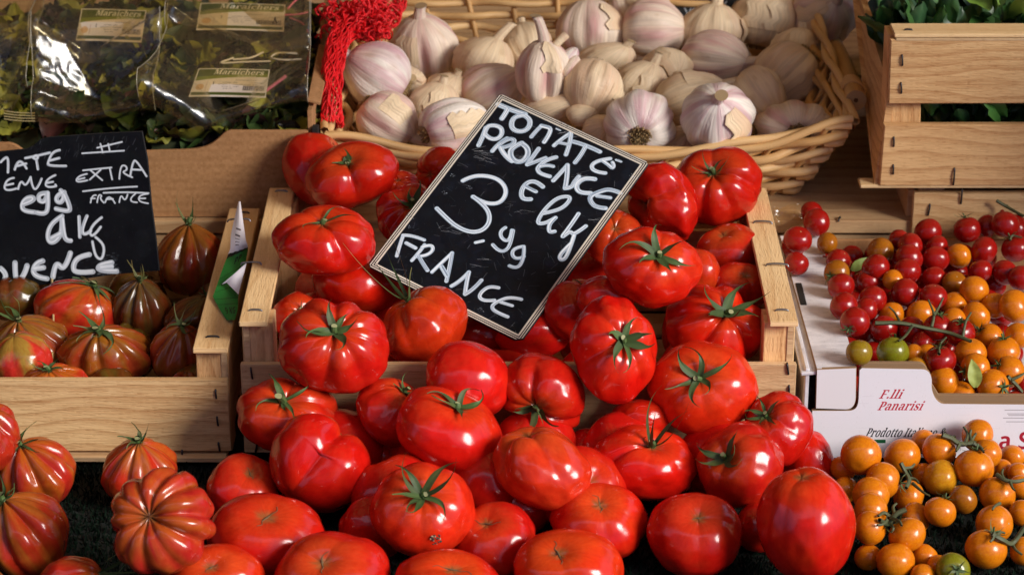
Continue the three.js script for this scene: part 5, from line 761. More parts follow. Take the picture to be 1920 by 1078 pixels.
vine('green branching stalk with red cherry tomatoes lying across the white carton', [N([[1642, 606], [1690, 606], [1735, 615], [1780, 624], [1822, 640]]), N([[1748, 613], [1752, 590], [1742, 562]]), N([[1752, 592], [1762, 575], [1770, 558]]), N([[1806, 634], [1812, 604], [1822, 586]]), N([[1690, 607], [1678, 585], [1668, 575]]), N([[1712, 610], [1700, 628], [1686, 640]]), N([[1762, 664], [1764, 645], [1776, 632]])], 0.0021);
vine('dark green stalk with withered sepals at the lower right edge of the white carton', [N([[1890, 706], [1905, 720], [1918, 735]]), N([[1898, 712], [1912, 706], [1922, 700]])], 0.0022);
vine('dark stalk above the red cherry tomatoes at the top right of the carton', [N([[1870, 376], [1890, 388], [1920, 405]]), N([[1888, 386], [1905, 378], [1915, 376]]), N([[1895, 450], [1900, 442], [1918, 446]])], 0.0018);
vine('green stalk cluster in the middle of the column of orange cherry tomatoes', [N([[1700, 955], [1680, 965], [1668, 982], [1650, 975]]), N([[1672, 970], [1660, 962], [1648, 968]]), N([[1678, 964], [1676, 950], [1682, 944]]), N([[1668, 980], [1676, 992], [1672, 998]]), N([[1672, 972], [1688, 978], [1692, 986]]), N([[1664, 976], [1654, 984], [1646, 984]])], 0.0024);
vine('grey-green stalk cluster over the orange tomatoes before the carton print', [N([[1768, 816], [1785, 822], [1800, 832], [1830, 830]]), N([[1812, 832], [1815, 812], [1808, 800]]), N([[1820, 832], [1828, 818], [1832, 812]]), N([[1800, 834], [1796, 842], [1794, 846]]), N([[1826, 832], [1838, 838], [1846, 848]]), N([[1824, 830], [1820, 816], [1822, 806]])], 0.0026);
vine('dark stalk between the yellow tomato and the flag-covering orange one', [N([[1690, 868], [1698, 884], [1706, 900], [1700, 915]]), N([[1698, 878], [1710, 876], [1716, 870]]), N([[1702, 896], [1716, 898], [1724, 906]]), N([[1712, 906], [1735, 925], [1745, 930]])], 0.0022);
vine('long grey-green stalk on the largest orange tomato at the lower right', [N([[1862, 1002], [1880, 1012], [1900, 1018], [1925, 985]]), N([[1866, 1000], [1862, 1012], [1858, 1016]]), N([[1898, 1016], [1905, 1030], [1918, 1040]]), N([[1870, 1004], [1880, 998], [1886, 1000]])], 0.0024);
vine('dark stalk among the orange tomatoes at the right edge', [N([[1870, 890], [1885, 900], [1905, 903], [1922, 900]]), N([[1885, 900], [1880, 888], [1882, 880]]), N([[1895, 902], [1900, 915], [1905, 920]]), N([[1876, 944], [1866, 950], [1862, 956]])], 0.0022);
{ // single small leaves
  const S = (u, v, L, a, col, label) => { const s = near(u, v) - 0.004, g = new THREE.PlaneGeometry(L * 0.5, L, 6, 10), p = g.attributes.position; for (let i = 0; i < p.count; i++) { const y = p.getY(i) / L + 0.5, x = p.getX(i) / (L * 0.25), w = Math.pow(Math.sin(Math.PI * Math.pow(clamp(y, 0.02, 0.98), 0.75)), 0.8); p.setXYZ(i, x * L * 0.25 * w, p.getY(i), L * 0.12 * Math.sin(y * 3) + Math.abs(x * w) * L * 0.08 + L * 0.02 * Math.sin(y * 16 + x * 3)); } g.computeVertexNormals(); const m = solo('small_leaf', g, new THREE.MeshStandardMaterial({ color: new THREE.Color(...col), roughness: 0.6, side: THREE.DoubleSide }), label, 'leaf'); m.position.copy(atDepth(u, v, s)); m.quaternion.setFromRotationMatrix(new THREE.Matrix4().makeBasis(VX, VY, VB)); m.rotateZ(a); };
  S(1827, 700, 0.026, 0.15, [0.30, 0.34, 0.07], 'pale yellow-green leaf beside the orange tomato with the green star'); S(1612, 495, 0.02, -0.9, [0.18, 0.24, 0.05], 'small curled green leaf at the back left of the cherry heap');
}

// ---------------------------------------------------------------- bags of salad
function leafGeo(L, Wd, ruffle, cup, lobed) {                                // one leaf along +y, base at the origin
  const nx = 6, ny = 9, pos = [], c = [], idx = [], s = rr(0, 50), tone = rr(0.7, 1.3);
  for (let j = 0; j <= ny; j++) for (let i = 0; i <= nx; i++) { const t = j / ny, x = i / nx * 2 - 1; let w = Math.pow(Math.sin(Math.PI * Math.pow(clamp(t, 0.03, 0.985), lobed ? 0.6 : 1.15)), 0.7); w = Math.max(w, 0.12 * (1 - t)); if (lobed) w *= 0.75 + 0.35 * noise(t * 8 + s, Math.sign(x) * 3); pos.push(x * Wd * 0.5 * w, t * L, cup * L * (t * t) * 0.5 + Math.abs(x) * Math.abs(x) * w * Wd * 0.22 + ruffle * (noise(t * 7 + s, x * 3) - 0.5) * Math.abs(x)); const g = tone * (1 - 0.25 * (Math.abs(x) < 0.1 ? -1 : noise(x * 4 + s, t * 6))); c.push(g, g, g); }
  for (let j = 0; j < ny; j++) for (let i = 0; i < nx; i++) { const a = j * (nx + 1) + i, b = a + nx + 1; idx.push(a, a + 1, b + 1, a, b + 1, b); }
  const g = new THREE.BufferGeometry(); g.setAttribute('position', new THREE.Float32BufferAttribute(pos, 3)); g.setAttribute('color', new THREE.Float32BufferAttribute(c, 3)); g.setIndex(idx); g.computeVertexNormals(); return g;
}
const tint = (g, r, gg, b) => { const c = g.attributes.color; for (let i = 0; i < c.count; i++) c.setXYZ(i, c.getX(i) * r, c.getY(i) * gg, c.getZ(i) * b); return g; };
const filmMat = new THREE.MeshPhysicalMaterial({ color: 0xfff6dc, transmission: 0.985, thickness: 0, roughness: 0.2, ior: 1.75, side: THREE.DoubleSide, bumpMap: pixelTex(256, 256, (u, v) => { const r = Math.abs(fbm(u * 3, v * 2) - 0.5) * 2, q = 255 * Math.pow(1 - r, 5) * 0.8 + 10 * noise(u * 12, v * 12); return [q, q, q]; }, false), bumpScale: 0.0012 });
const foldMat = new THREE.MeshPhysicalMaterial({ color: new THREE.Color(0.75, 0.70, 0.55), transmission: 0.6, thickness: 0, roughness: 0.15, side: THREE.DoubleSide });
const leafSalad = new THREE.MeshStandardMaterial({ vertexColors: true, roughness: 0.55, side: THREE.DoubleSide });
const TONES = [[0.022, 0.045, 0.009], [0.06, 0.085, 0.010], [0.012, 0.024, 0.007], [0.05, 0.014, 0.014], [0.26, 0.25, 0.03], [0.03, 0.06, 0.011], [0.015, 0.009, 0.009]];
const bagLabel = (() => { const cv = document.createElement('canvas'); cv.width = 768; cv.height = 400; const g = cv.getContext('2d'); reseed(8);
  g.fillStyle = '#efe3d6'; g.fillRect(0, 0, 768, 400); const grd = [['#4d5c22', 0, 0, 768, 118]]; for (const [c, x, y, w, h] of grd) { g.fillStyle = c; g.fillRect(x, y, w, h); }
  g.fillStyle = '#7d8a2e'; g.beginPath(); g.moveTo(0, 118); g.quadraticCurveTo(330, 96, 768, 60); g.lineTo(768, 120); g.lineTo(0, 175); g.fill(); g.fillStyle = '#efe3d6'; g.beginPath(); g.moveTo(0, 178); g.quadraticCurveTo(380, 110, 768, 112); g.lineTo(768, 260); g.lineTo(0, 260); g.fill();
  g.fillStyle = '#f3efe0'; g.font = 'italic bold 92px serif'; g.fillText('Maraichers', 175, 84); g.font = 'italic 34px serif'; g.fillText('de Provence', 430, 118);
  g.fillStyle = '#5b4a42'; g.font = '24px sans-serif'; for (const [x, y, w] of [[430, 170, 210], [300, 205, 150], [250, 232, 430], [300, 262, 180], [320, 290, 90], [600, 205, 110]]) for (let i = 0; i < w; i += 12) { if (rnd() < 0.8) g.fillRect(x + i, y - rr(8, 13), 8, rr(5, 10)); }
  g.fillStyle = '#e2b98a'; g.beginPath(); g.arc(78, 262, 42, 0, 7); g.fill(); g.fillStyle = '#a35040'; g.fillRect(140, 190, 3, 130); g.fillStyle = '#3a2f2a'; g.fillRect(205, 190, 8, 40);
  for (let x = 520; x < 735;) { const w = rr(2, 8); g.fillStyle = '#1d1714'; g.fillRect(x, 240, w, 66); x += w + rr(2, 7); }
  g.fillStyle = '#4d5c22'; g.fillRect(0, 335, 768, 40); g.strokeStyle = '#f2ebdf'; g.lineWidth = 14; g.strokeRect(4, 4, 760, 392); const t = tex(cv); t.wrapS = t.wrapT = THREE.ClampToEdgeWrapping; return new THREE.MeshPhysicalMaterial({ map: t, roughness: 0.4, clearcoat: 0.6, clearcoatRoughness: 0.2 }); })();
// a bag: corner points of its upper face (back left, back right, front right, front left), thickness, how far the front hangs down
function bag(seed, q, thick, label, lab, opt = {}) {
  reseed(seed); const [a, b, c, d] = q, mid = a.clone().add(b).add(c).add(d).multiplyScalar(0.25), t = thing('salad_bag', mid, label, 'salad bag', 'bags of salad in the cardboard tray');
  const up = b.clone().sub(a).cross(d.clone().sub(a)).normalize(); if (up.y < 0) up.negate();
  const top = (u, v) => a.clone().multiplyScalar((1 - u) * (1 - v)).addScaledVector(b, u * (1 - v)).addScaledVector(c, u * v).addScaledVector(d, (1 - u) * v).sub(mid);
  const facets = []; for (let k = 0; k < 18; k++) { const fa = rr(0, 6.283), fs = rr(0.05, 0.17); facets.push([Math.cos(fa) * fs, Math.sin(fa) * fs, rr(-0.008, 0.004)]); }
  const N1 = 60, N2 = 56, sd = rr(0, 40), pos = [], uv = [], idx = [];
  // upper film: over the top face, then round the front edge and down
  for (let j = 0; j <= N2; j++) for (let i = 0; i <= N1; i++) { const u = i / N1, w = j / N2, p = top(u, Math.min(1, w / 0.7)), e = Math.min(u, 1 - u), puff = Math.pow(Math.sin(Math.PI * clamp(u, 0.0, 1)), 0.35) * 0.012; let h = puff * Math.min(1, (w + 0.05) * 6) - 0.008;
    let f1 = -9; for (const [fx, fy, fc] of facets) f1 = Math.max(f1, fx * (u - 0.5) + fy * (w - 0.5) + fc); h += f1 * 0.9 + 0.0035 * noise(u * 4 + sd, w * 4) * (0.5 + Math.exp(-e * 9)) - 0.006; p.addScaledVector(up, h);
    if (w > 0.7) { const k = (w - 0.7) / 0.3; p.y -= thick * Math.pow(k, 1.2) * (opt.hang ?? 1); p.z += 0.012 * Math.sin(k * Math.PI) + 0.004 * fbm(u * 9 + sd, k * 3); } else p.z += 0.006 * sstep(0.5, 0.7, w);
    pos.push(p.x, p.y, p.z); uv.push(u * 2, w * 2); }
  for (let j = 0; j < N2; j++) for (let i = 0; i < N1; i++) { const k = j * (N1 + 1) + i, m = k + N1 + 1; idx.push(k, m, m + 1, k, m + 1, k + 1); }
  const g = new THREE.BufferGeometry(); g.setAttribute('position', new THREE.Float32BufferAttribute(pos, 3)); g.setAttribute('uv', new THREE.Float32BufferAttribute(uv, 2)); g.setIndex(idx); g.computeVertexNormals(); part('film', g, filmMat, t);
  // leaves packed under the film
  const list = []; for (let k = 0; k < (opt.leaves ?? 170); k++) { const u = rr(0.03, 0.97), w = rr(0, 1.10), p = top(u, Math.min(0.93, w)); if (w > 1) { p.y -= thick * (w - 1) / 0.12 * 0.8; p.z -= 0.006; } const L = rr(0.025, 0.065), lg = leafGeo(L, L * rr(0.35, 0.8), 0.012, rr(-0.3, 0.7), rnd() < 0.5), tn = TONES[Math.floor(Math.pow(rnd(), opt.dark ?? 1.2) * TONES.length * 0.999)]; tint(lg, ...(rnd() < (opt.pale ?? 0.2) ? TONES[4] : tn)); lg.translate(0, -L / 2, 0); lg.rotateX(-Math.PI / 2 + rr(-0.45, 0.7)); lg.rotateY(rr(0, 6.3)); lg.rotateZ(rr(-0.3, 0.3)); p.addScaledVector(up, -0.010 - rr(0, 0.012)); lg.translate(p.x, p.y, p.z); list.push(lg); }
  const lv = part('salad_leaves', merge(list), leafSalad, t); lv.userData = { kind: 'stuff' };
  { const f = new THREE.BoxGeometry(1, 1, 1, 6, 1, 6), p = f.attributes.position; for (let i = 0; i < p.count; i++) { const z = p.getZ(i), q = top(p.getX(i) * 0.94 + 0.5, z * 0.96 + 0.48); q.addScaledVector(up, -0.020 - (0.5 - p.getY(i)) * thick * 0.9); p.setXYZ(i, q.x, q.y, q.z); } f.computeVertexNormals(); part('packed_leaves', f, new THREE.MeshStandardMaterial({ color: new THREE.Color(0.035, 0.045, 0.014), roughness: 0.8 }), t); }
  if (lab) { const [u0, w0, u1, w1] = lab, n = 10, pg = new THREE.PlaneGeometry(1, 1, n, 6), p = pg.attributes.position; for (let i = 0; i < p.count; i++) { const u = lerp(u0, u1, p.getX(i) + 0.5), w = lerp(w0, w1, 0.5 - p.getY(i)), o = top(u, w).addScaledVector(up, 0.0135 + 0.0015 * Math.sin(u * 5)); o.z += 0.004; p.setXYZ(i, o.x, o.y, o.z); } pg.computeVertexNormals(); part('label', pg, bagLabel, t); }
  { for (const i of [0, N1]) { const sr = []; for (let j = 0; j <= N2; j += 3) { const k = j * (N1 + 1) + i; sr.push(V(pos[k * 3], pos[k * 3 + 1] + 0.001, pos[k * 3 + 2])); } part('seam_glint', tube(sr, 0.0005, 40, 5), foldMat, t); } }  // pale tubes along the film edges paint the light they catch
  for (const pts of opt.strokes ?? []) { const P = pts.map(([u, w]) => { const o = top(u, w).addScaledVector(up, 0.0165); o.z += 0.003; return o; }); part(opt.strokeName ?? 'crease', tube(P, opt.sr ?? 0.0011, 24, 5), opt.strokeMat, t); }
  return t;
}
const pinkInk = new THREE.MeshStandardMaterial({ color: new THREE.Color(0.70, 0.16, 0.26), roughness: 0.5 }), paleInk = new THREE.MeshStandardMaterial({ color: new THREE.Color(0.62, 0.55, 0.47), roughness: 0.5 });
{
  const Q = (p) => p.map(([u, v, z]) => atZ(u, v, z));
  bag(31, Q([[-70, 6, -0.66], [92, 16, -0.66], [74, 128, -0.50], [-70, 134, -0.50]]), 0.05, 'salad bag cut by the left edge of the picture, upper one', [-0.25, 0.30, 0.44, 0.68], { pale: 0.5, leaves: 120 });
  bag(32, Q([[-70, 128, -0.50], [74, 126, -0.50], [66, 205, -0.43], [-70, 208, -0.43]]), 0.045, 'salad bag with a gold-striped seam at the left edge of the picture, lower one', null, { leaves: 90, pale: 0.25 });
  bag(64, Q([[92, -12, -0.67], [332, -14, -0.67], [312, 122, -0.50], [66, 124, -0.50]]), 0.05, 'large salad bag second from the left, its label the topmost one', [0.30, 0.38, 0.80, 0.82], { pale: 0.45 });
  bag(34, Q([[74, 130, -0.50], [316, 128, -0.50], [300, 214, -0.44], [70, 216, -0.44]]), 0.045, 'dark glossy salad bag without label under the second one from the left', null, { leaves: 120, pale: 0.05, dark: 1.6 });
  bag(35, Q([[342, -14, -0.67], [588, -14, -0.67], [584, 112, -0.50], [318, 114, -0.50]]), 0.045, 'salad bag at the back right of the tray marked with pink strokes', [0.17, 0.33, 0.80, 0.73], { pale: 0.3, strokeName: 'ink_stroke', strokeMat: pinkInk, strokes: [[[0.82, 0.45], [0.87, 0.33], [0.94, 0.22]], [[0.80, 0.54], [0.90, 0.53], [0.97, 0.50]], [[0.84, 0.58], [0.93, 0.66], [0.98, 0.80]]] });
  const f = bag(36, Q([[322, 118, -0.50], [586, 116, -0.50], [582, 236, -0.352], [268, 240, -0.352]]), 0.048, 'salad bag at the front right of the tray bulging over the low cut', [0.24, 0.28, 0.72, 0.72], { pale: 0.22, strokeName: 'ink_stroke', strokeMat: paleInk, strokes: [[[0.46, 0.14], [0.38, 0.22], [0.52, 0.21], [0.72, 0.20]], [[0.46, 0.17], [0.58, 0.14], [0.66, 0.05]], [[0.90, 0.08], [0.76, 0.07], [0.72, 0.14], [0.80, 0.18], [0.93, 0.17]]] });
  const pk = part('ink_stroke', tube([[640, 0], [0, 0]].map((_, i) => atDepth(i ? 478 : 536, i ? 184 : 142, depthOf(atZ(510, 165, -0.425)) - 0.012).sub(f.position)), 0.0018, 6, 6), pinkInk, f);
  // striped gold seam of the lower left bag
  const lb = scene.children.find((o) => o.name === 'salad_bag_001'); for (let i = 0; i < 4; i++) { const p0 = atZ(6, 208 + i * 5, -0.408), p1 = atZ(64, 212 + i * 5, -0.408); part('seam_stripe', tube([p0, p0.clone().lerp(p1, 0.5).add(V(0, -0.0008, 0)), p1].map((x) => x.sub(lb.position)), 0.0007, 8, 5), new THREE.MeshStandardMaterial({ color: new THREE.Color(0.42, 0.34, 0.16), roughness: 0.4 }), lb); }
}
// ---------------------------------------------------------------- black slate over the left crate
{
  const z = -0.205, P = (u, v) => { const lean = (505 - v) * 0.00011; return atZ(u, v, z - lean); }, o0 = P(130, 400), o = thing('price_slate', o0, 'old black slate without border over the left crate, white words extra, france, a kg', 'sign');
  const bl = P(0, 540), br = P(297, 507), tr = P(265, 247); const ax = br.clone().sub(P(-10, 537)).normalize(), up0 = tr.clone().sub(br), nz = ax.clone().cross(up0).normalize(), ay = nz.clone().cross(ax);
  o.quaternion.setFromRotationMatrix(new THREE.Matrix4().makeBasis(ax, ay, nz));
  // where a picture point meets the slate's plane, in the slate's own metres
  const loc = (u, v) => { const d = dirOf(u, v), t = nz.dot(o0.clone().sub(EYE)) / nz.dot(d), p = EYE.clone().addScaledVector(d, t).sub(o0); return [p.dot(ax), p.dot(ay)]; };
  const out = [[-150, 556], [0, 540], [60, 536], [140, 525], [210, 514], [297, 507], [290, 440], [282, 380], [275, 300], [265, 247], [180, 251], [90, 258], [74, 262], [62, 273], [48, 280], [0, 285], [-150, 300]].map(([u, v]) => loc(u, v)), s = new THREE.Shape(); out.forEach((p, i) => i ? s.lineTo(...p) : s.moveTo(...p)); s.closePath();
  const x0 = Math.min(...out.map((p) => p[0])), x1 = Math.max(...out.map((p) => p[0])), y0 = Math.min(...out.map((p) => p[1])), y1 = Math.max(...out.map((p) => p[1])), CW = 1280, CH = Math.round(1280 * (y1 - y0) / (x1 - x0));
  const cv = document.createElement('canvas'); cv.width = CW; cv.height = CH; const g = cv.getContext('2d'), map = (u, v) => { const [x, y] = loc(u, v); return [(x - x0) / (x1 - x0) * CW, (1 - (y - y0) / (y1 - y0)) * CH]; }, K = CW / (x1 - x0) * 2.5 / FPX; reseed(55);
  g.fillStyle = '#0e0f12'; g.fillRect(0, 0, CW, CH); for (let i = 0; i < 500; i++) { g.fillStyle = `rgba(${rnd() < 0.5 ? '34,36,42' : '3,3,5'},${rnd() * 0.16})`; g.beginPath(); g.arc(rnd() * CW, rnd() * CH, rnd() * 50, 0, 7); g.fill(); }
  for (let i = 0; i < 500; i++) { g.fillStyle = `rgba(215,215,220,${rnd() * 0.45})`; g.fillRect(rnd() * CW, rnd() * CH, rr(0.6, 2.6), rr(0.6, 2.6)); } g.strokeStyle = 'rgba(190,192,198,0.35)'; for (let i = 0; i < 60; i++) { const [a, b] = map(rr(60, 260), rr(250, 285)); g.lineWidth = rr(0.5, 1.8); g.beginPath(); g.moveTo(a, b); g.lineTo(a - rr(4, 24), b + rr(10, 40)); g.stroke(); }
  const smear = (u, v, w, h, n, al) => { for (let i = 0; i < n; i++) { const [a, b] = map(u + rr(-w, w), v + rr(-h, h)); g.fillStyle = `rgba(150,158,166,${al * rnd()})`; g.fillRect(a, b, rr(4, 26), rr(2, 12)); } }; smear(200, 495, 20, 22, 90, 0.3); smear(150, 500, 60, 20, 120, 0.12); smear(60, 500, 30, 20, 60, 0.12); smear(110, 395, 40, 20, 60, 0.08);
  const stroke = (pts, wd, col) => { g.lineCap = g.lineJoin = 'round'; const go = (ox, oy) => { g.beginPath(); g.moveTo(pts[0][0] + ox, pts[0][1] + oy); if (pts.length < 3) g.lineTo(pts[1][0] + ox, pts[1][1] + oy); else for (let i = 1; i < pts.length - 1; i++) { const e = i === pts.length - 2; g.quadraticCurveTo(pts[i][0] + ox, pts[i][1] + oy, e ? pts[i + 1][0] + ox : (pts[i][0] + pts[i + 1][0]) / 2 + ox, e ? pts[i + 1][1] + oy : (pts[i][1] + pts[i + 1][1]) / 2 + oy); } g.stroke(); };
    g.strokeStyle = col ?? 'rgba(186,194,202,0.92)'; g.lineWidth = wd; go(0, 0); for (let i = 0; i < 2; i++) { g.strokeStyle = 'rgba(232,236,240,0.5)'; g.lineWidth = wd * 0.3; go(rr(-1, 1) * wd * 0.25, rr(-1, 1) * wd * 0.25); } };
  const write = (wd, list) => { for (const str of list) stroke(str.split(' ').map((t) => { const [x, y] = t.split(',').map(Number); return map(x / 3.37, 240 + y / 3.37); }), wd / 3.37 * K); };
  write(17, ['0,215 30,180 50,195 45,280', '88,262 115,165 162,255', '105,240 160,225', '155,190 210,180 310,156', '205,185 222,168 238,185 222,202 205,188', '226,205 235,260', '372,140 330,146 300,212 296,242 412,240', '312,205 370,190']);
  write(15, ['82,315 35,320 15,408 98,382', '30,362 78,352', '110,385 125,320 160,378 188,310', '188,310 200,385 232,385 258,320', '345,298 290,320 280,382 348,368', '290,348 330,340', '345,358 350,366']);
  write(30, ['140,482 205,462 210,436 165,440 132,480 142,528 212,532', '290,412 245,410 235,455 272,470 292,430 296,410', '296,410 302,500 280,548 230,535', '402,405 360,420 348,462 385,474 405,420 380,395', '405,420 442,500 430,532 350,510']);
  write(30, ['388,556 330,590 295,660 302,722 345,722 390,660 385,575', '388,575 395,650 410,714 442,712', '322,695 378,665']); write(22, ['495,560 500,690', '545,556 508,640 528,682 568,650']); write(18, ['638,565 590,600 558,662 585,690 632,625', '600,690 642,722 656,770 640,830 610,822 590,780 580,718']);
  write(34, ['0,888 30,912 30,960 0,990', '90,852 90,930 105,970 150,930 166,870', '265,840 215,852 200,940 292,952', '210,890 270,882', '330,940 345,832 402,912 440,790', '560,800 490,812 455,870 470,920 582,908', '702,850 620,862 615,905 732,905', '625,882 700,876']);
  write(12, ['515,160 780,143', '610,125 766,88', '630,100 645,155', '680,100 690,146', '545,290 490,300 470,350 548,330', '490,325 530,315', '520,268 610,258 700,250', '565,265 642,330', '632,265 563,326', '690,255 705,325', '750,322 755,240 790,235 802,265 760,282 832,312', '520,400 700,376 862,370', '650,410 780,402 935,412']);
  write(14, ['820,300 835,206 862,206 922,305', '830,262 890,265']); write(11, ['568,472 574,420 602,425', '570,445 595,445', '610,470 615,420 642,426 625,446 652,472', '660,470 682,402 722,475', '670,450 710,448', '750,470 756,412 790,470 802,420', '852,415 820,440 826,470 862,470', '932,415 890,420 868,445 885,470 932,476', '875,445 915,444']);
  const t = tex(cv); t.wrapS = t.wrapT = THREE.ClampToEdgeWrapping; const bg = plate(s, 0.004, 0.0004), p = bg.attributes.position, uv = bg.attributes.uv; for (let i = 0; i < p.count; i++) uv.setXY(i, (p.getX(i) - x0) / (x1 - x0), (p.getY(i) - y0) / (y1 - y0)); bg.translate(0, 0, -0.0044);
  part('board', bg, [new THREE.MeshPhysicalMaterial({ map: t, roughness: 0.45, specularIntensity: 0.3, bumpMap: skinBump, bumpScale: 0.0002 }), new THREE.MeshStandardMaterial({ color: 0x0c0d10, roughness: 0.7 })], o);
  const q0 = P(96, 524), q1 = atZ(95, 690, -0.06); solo('straw_stick', tube([q0, q0.clone().lerp(q1, 0.5).add(V(0.0015, 0, 0)), q1], 0.0011, 12, 6), new THREE.MeshStandardMaterial({ color: new THREE.Color(0.50, 0.36, 0.16), roughness: 0.7 }), 'thin straw stick standing in the left crate under the black slate', 'stick');
}
{ // torn paper label on the rail of the left crate
  const cv = document.createElement('canvas'); cv.width = 320; cv.height = 1024; const g = cv.getContext('2d'); g.fillStyle = '#e9e4ea'; g.fillRect(0, 0, 320, 1024); g.fillStyle = '#2c8a3a'; g.fillRect(0, 410, 320, 614); g.fillStyle = '#101512'; g.fillRect(0, 395, 320, 22); g.strokeStyle = '#14351b'; g.lineWidth = 5;
  for (const y of [560, 700, 800, 860]) { g.beginPath(); g.moveTo(0, y); g.lineTo(320, y); g.stroke(); } g.fillStyle = '#0c120e'; const txt = (s, x, y, sz, r = 0) => { g.save(); g.translate(x, y); g.rotate(r); g.font = `bold ${sz}px sans-serif`; g.fillText(s, 0, 0); g.restore(); }; txt('PP', 150, 500, 80); txt('9 KG', 90, 960, 92); txt('FRANCE', 60, 650, 40);
  g.fillStyle = '#5a4f58'; for (let i = 0; i < 5; i++) g.fillRect(90, 170 + i * 40, 120 - i * 12, 10);
  const t = tex(cv); t.wrapS = t.wrapT = THREE.ClampToEdgeWrapping; const o = thing('paper_label', atY(432, 500, 0.116), 'torn green and white paper label marked 9 kg curling off the left crate rail', 'label'), mt = new THREE.MeshStandardMaterial({ map: t, roughness: 0.55, side: THREE.DoubleSide });
  // rows from the peeled tip down to the lower point: left edge, right edge in the picture, height above the rail
  const rows = [[446, 378, 450, 378, 0.034, 0], [432, 440, 460, 450, 0.030, 0.22], [431, 466, 464, 462, 0.022, 0.36], [418, 500, 464, 470, 0.012, 0.44], [404, 540, 456, 512, 0.006, 0.62], [398, 556, 446, 552, 0.003, 0.75], [412, 582, 445, 580, 0.002, 0.90], [424, 600, 440, 600, 0.002, 1]];
  const pos = [], uv = [], idx = [], nx = 4; rows.forEach(([ua, va, ub, vb, h, tv]) => { for (let i = 0; i <= nx; i++) { const k = i / nx, p = atY(lerp(ua, ub, k), lerp(va, vb, k), 0.1135 + h + 0.002 * Math.sin(k * 3.1)).sub(o.position); pos.push(p.x, p.y, p.z); uv.push(k, 1 - tv); } });
  for (let j = 0; j < rows.length - 1; j++) for (let i = 0; i < nx; i++) { const a = j * (nx + 1) + i, b = a + nx + 1; idx.push(a, b, b + 1, a, b + 1, a + 1); }
  const gm = new THREE.BufferGeometry(); gm.setAttribute('position', new THREE.Float32BufferAttribute(pos, 3)); gm.setAttribute('uv', new THREE.Float32BufferAttribute(uv, 2)); gm.setIndex(idx); gm.computeVertexNormals(); part('sheet', gm, mt, o);
  const P2 = (u, v, h) => atY(u, v, 0.1135 + h).sub(o.position), pts = [P2(415, 533, 0.010), P2(440, 512, 0.022), P2(462, 492, 0.026), P2(446, 552, 0.010), P2(424, 530, 0.012)], cg = new THREE.BufferGeometry(); cg.setAttribute('position', new THREE.Float32BufferAttribute(pts.flatMap((p) => p.toArray()), 3)); cg.setIndex([0, 4, 1, 1, 4, 3, 1, 3, 2]); cg.computeVertexNormals(); part('curled_corner', cg, new THREE.MeshStandardMaterial({ color: 0xe4dfe8, roughness: 0.5, side: THREE.DoubleSide }), o);
}
{ // lamb's lettuce in the top right crate
  reseed(133); const o = thing('lettuce_heap', atZ(1800, 60, -0.40), 'dark green lamb lettuce heaped in the crate at the top right', 'lettuce'); const protos = []; for (let k = 0; k < 8; k++) { protos.push(leafGeo(0.045, 0.026, 0.006, rr(0.1, 0.8), false)); } const mats = [[0.035, 0.10, 0.02], [0.05, 0.15, 0.028], [0.022, 0.07, 0.018], [0.16, 0.28, 0.04], [0.03, 0.085, 0.03]].map((c) => new THREE.MeshStandardMaterial({ color: new THREE.Color(...c), vertexColors: true, roughness: 0.45, side: THREE.DoubleSide }));
  const put = (u, v, z, sc, bright) => { const m = part('leaf', protos[Math.floor(rr(0, 7.99))], mats[bright ?? [0, 1, 2, 0, 4, 2, 1][Math.floor(rr(0, 6.99))]], o); m.position.copy(atZ(u, v, z)).sub(o.position); m.rotation.set(rr(-1.2, 0.5), rr(0, 6.3), rr(-0.8, 0.8), 'YXZ'); m.scale.setScalar(sc); };
  for (let k = 0; k < 150; k++) { const u = rr(1622, 1935), v = rr(-30, 92), z = lerp(-0.62, -0.352, sstep(-20, 90, v)) - rr(0, 0.03); if (u < 1630 + Math.max(0, v) * 0.36) continue; put(u, v, z, rr(0.65, 1.15)); }
  for (let k = 0; k < 26; k++) put(rr(1655, 1690), rr(60, 110), -0.40 - rr(0, 0.08), rr(0.6, 1));
  for (let k = 0; k < 52; k++) put(rr(1725, 1940), rr(196, 240), -0.337 - rr(0, 0.03), rr(0.6, 1.0));
  for (const [u, v] of [[1868, 28], [1880, 12], [1895, 32], [1860, 18]]) put(u, v, -0.375, 1.15, 3);
  const soil = part('packed_leaves', boardGeo(0.34, 0.10, 0.30), new THREE.MeshStandardMaterial({ color: new THREE.Color(0.045, 0.13, 0.025), roughness: 0.9 }), o); soil.position.copy(V(0.578, 0.212, -0.52)).sub(o.position);
}
{ // scrap of clear film under the basket corner
  reseed(3); const g = new THREE.PlaneGeometry(0.026, 0.018, 12, 10), p = g.attributes.position, o0 = atZ(1478, 404, -0.295); for (let i = 0; i < p.count; i++) p.setZ(i, 0.008 * fbm(p.getX(i) * 120, p.getY(i) * 120) + 0.006 * Math.sin(p.getX(i) * 200)); g.computeVertexNormals(); g.rotateX(-0.9); const m = solo('plastic_scrap', g, filmMat, 'small crumpled scrap of clear film under the right corner of the garlic basket', 'plastic film'); m.position.copy(o0);
}
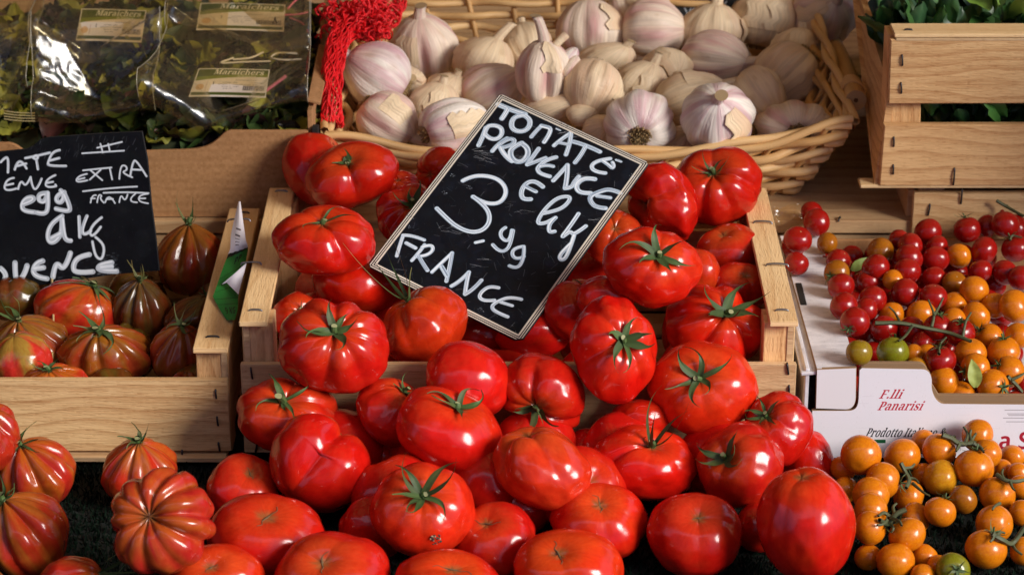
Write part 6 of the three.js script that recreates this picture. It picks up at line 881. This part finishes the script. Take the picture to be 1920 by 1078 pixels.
// ---------------------------------------------------------------- fruit that only shows as dark shapes in the gaps
{
  reseed(909);
  const proto = { S: fruit({ n: 5, rib: 0.04, lump: 0.06 }) }, g = gridGeo(30, 48, proto.S, colorer('red')); seamNormals(g, 30, 48); let first = null;
  const fill = (p, r, name, label, group, make) => { let t = first?.[name]; if (!t) { t = make(); (first ??= {})[name] = t; } else { t = t.clone(); t.name = numbered(name); scene.add(t); tag(t, label, 'tomato', group); } t.position.copy(p); t.scale.setScalar(r); t.rotation.set(rr(0, 6), rr(0, 6), rr(0, 6)); };
  const L1 = 'dark red tomato deep in the shadowed gaps of the middle heap', G1 = 'tomatoes in the gaps of the middle heap', mk1 = () => { const t = thing('beefsteak_tomato', null, L1, 'tomato', G1); part('skin', g, skinMat, t); return t; };
  for (const [x, y, z] of [[-0.19, 0.055, -0.07], [-0.10, 0.055, -0.06], [-0.01, 0.055, -0.06], [0.08, 0.055, -0.06], [0.17, 0.055, -0.07], [-0.19, 0.06, -0.16], [-0.10, 0.075, -0.15], [-0.01, 0.06, -0.15], [0.08, 0.06, -0.15], [0.18, 0.06, -0.16], [-0.18, 0.06, -0.25], [-0.09, 0.08, -0.25], [0.0, 0.06, -0.25], [0.09, 0.08, -0.25], [0.18, 0.07, -0.25], [-0.15, 0.044, 0.06], [-0.07, 0.044, 0.055], [0.02, 0.044, 0.055], [0.10, 0.044, 0.06], [0.18, 0.044, 0.07], [-0.10, 0.044, 0.13], [-0.02, 0.044, 0.12], [0.06, 0.044, 0.13]]) fill(V(x, y - 0.006, z), 0.040, 'beefsteak_tomato', L1, G1, mk1);
  const L2 = 'dark cherry tomato deep in the shaded gaps of the white carton heap', G2 = 'cherry tomatoes in the gaps of the heap', mk2 = () => { const t = thing('cherry_tomato', null, L2, 'tomato', G2); part('skin', cherryProto[0].g, chMat('d'), t); return t; };
  for (let i = 0; i < 8; i++) for (let j = 0; j < 10; j++) { const x = 0.306 + i * 0.022 + (j % 2) * 0.01, z = -0.028 - j * 0.028; fill(V(x + rr(-0.003, 0.003), 0.044 - 0.155 * z - 0.006 + rr(-0.003, 0.003), z), 0.0125, 'cherry_tomato', L2, G2, mk2); }
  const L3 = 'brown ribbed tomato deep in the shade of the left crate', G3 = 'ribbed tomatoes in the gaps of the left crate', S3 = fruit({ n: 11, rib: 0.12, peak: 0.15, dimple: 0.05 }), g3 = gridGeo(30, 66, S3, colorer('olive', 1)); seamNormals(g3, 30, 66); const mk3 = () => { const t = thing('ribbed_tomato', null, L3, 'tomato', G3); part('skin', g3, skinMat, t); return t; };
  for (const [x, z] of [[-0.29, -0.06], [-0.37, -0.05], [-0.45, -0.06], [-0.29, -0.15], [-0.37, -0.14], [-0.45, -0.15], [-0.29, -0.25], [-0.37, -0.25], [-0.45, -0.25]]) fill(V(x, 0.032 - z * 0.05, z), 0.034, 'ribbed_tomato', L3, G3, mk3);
}

renderer.render(scene, camera);
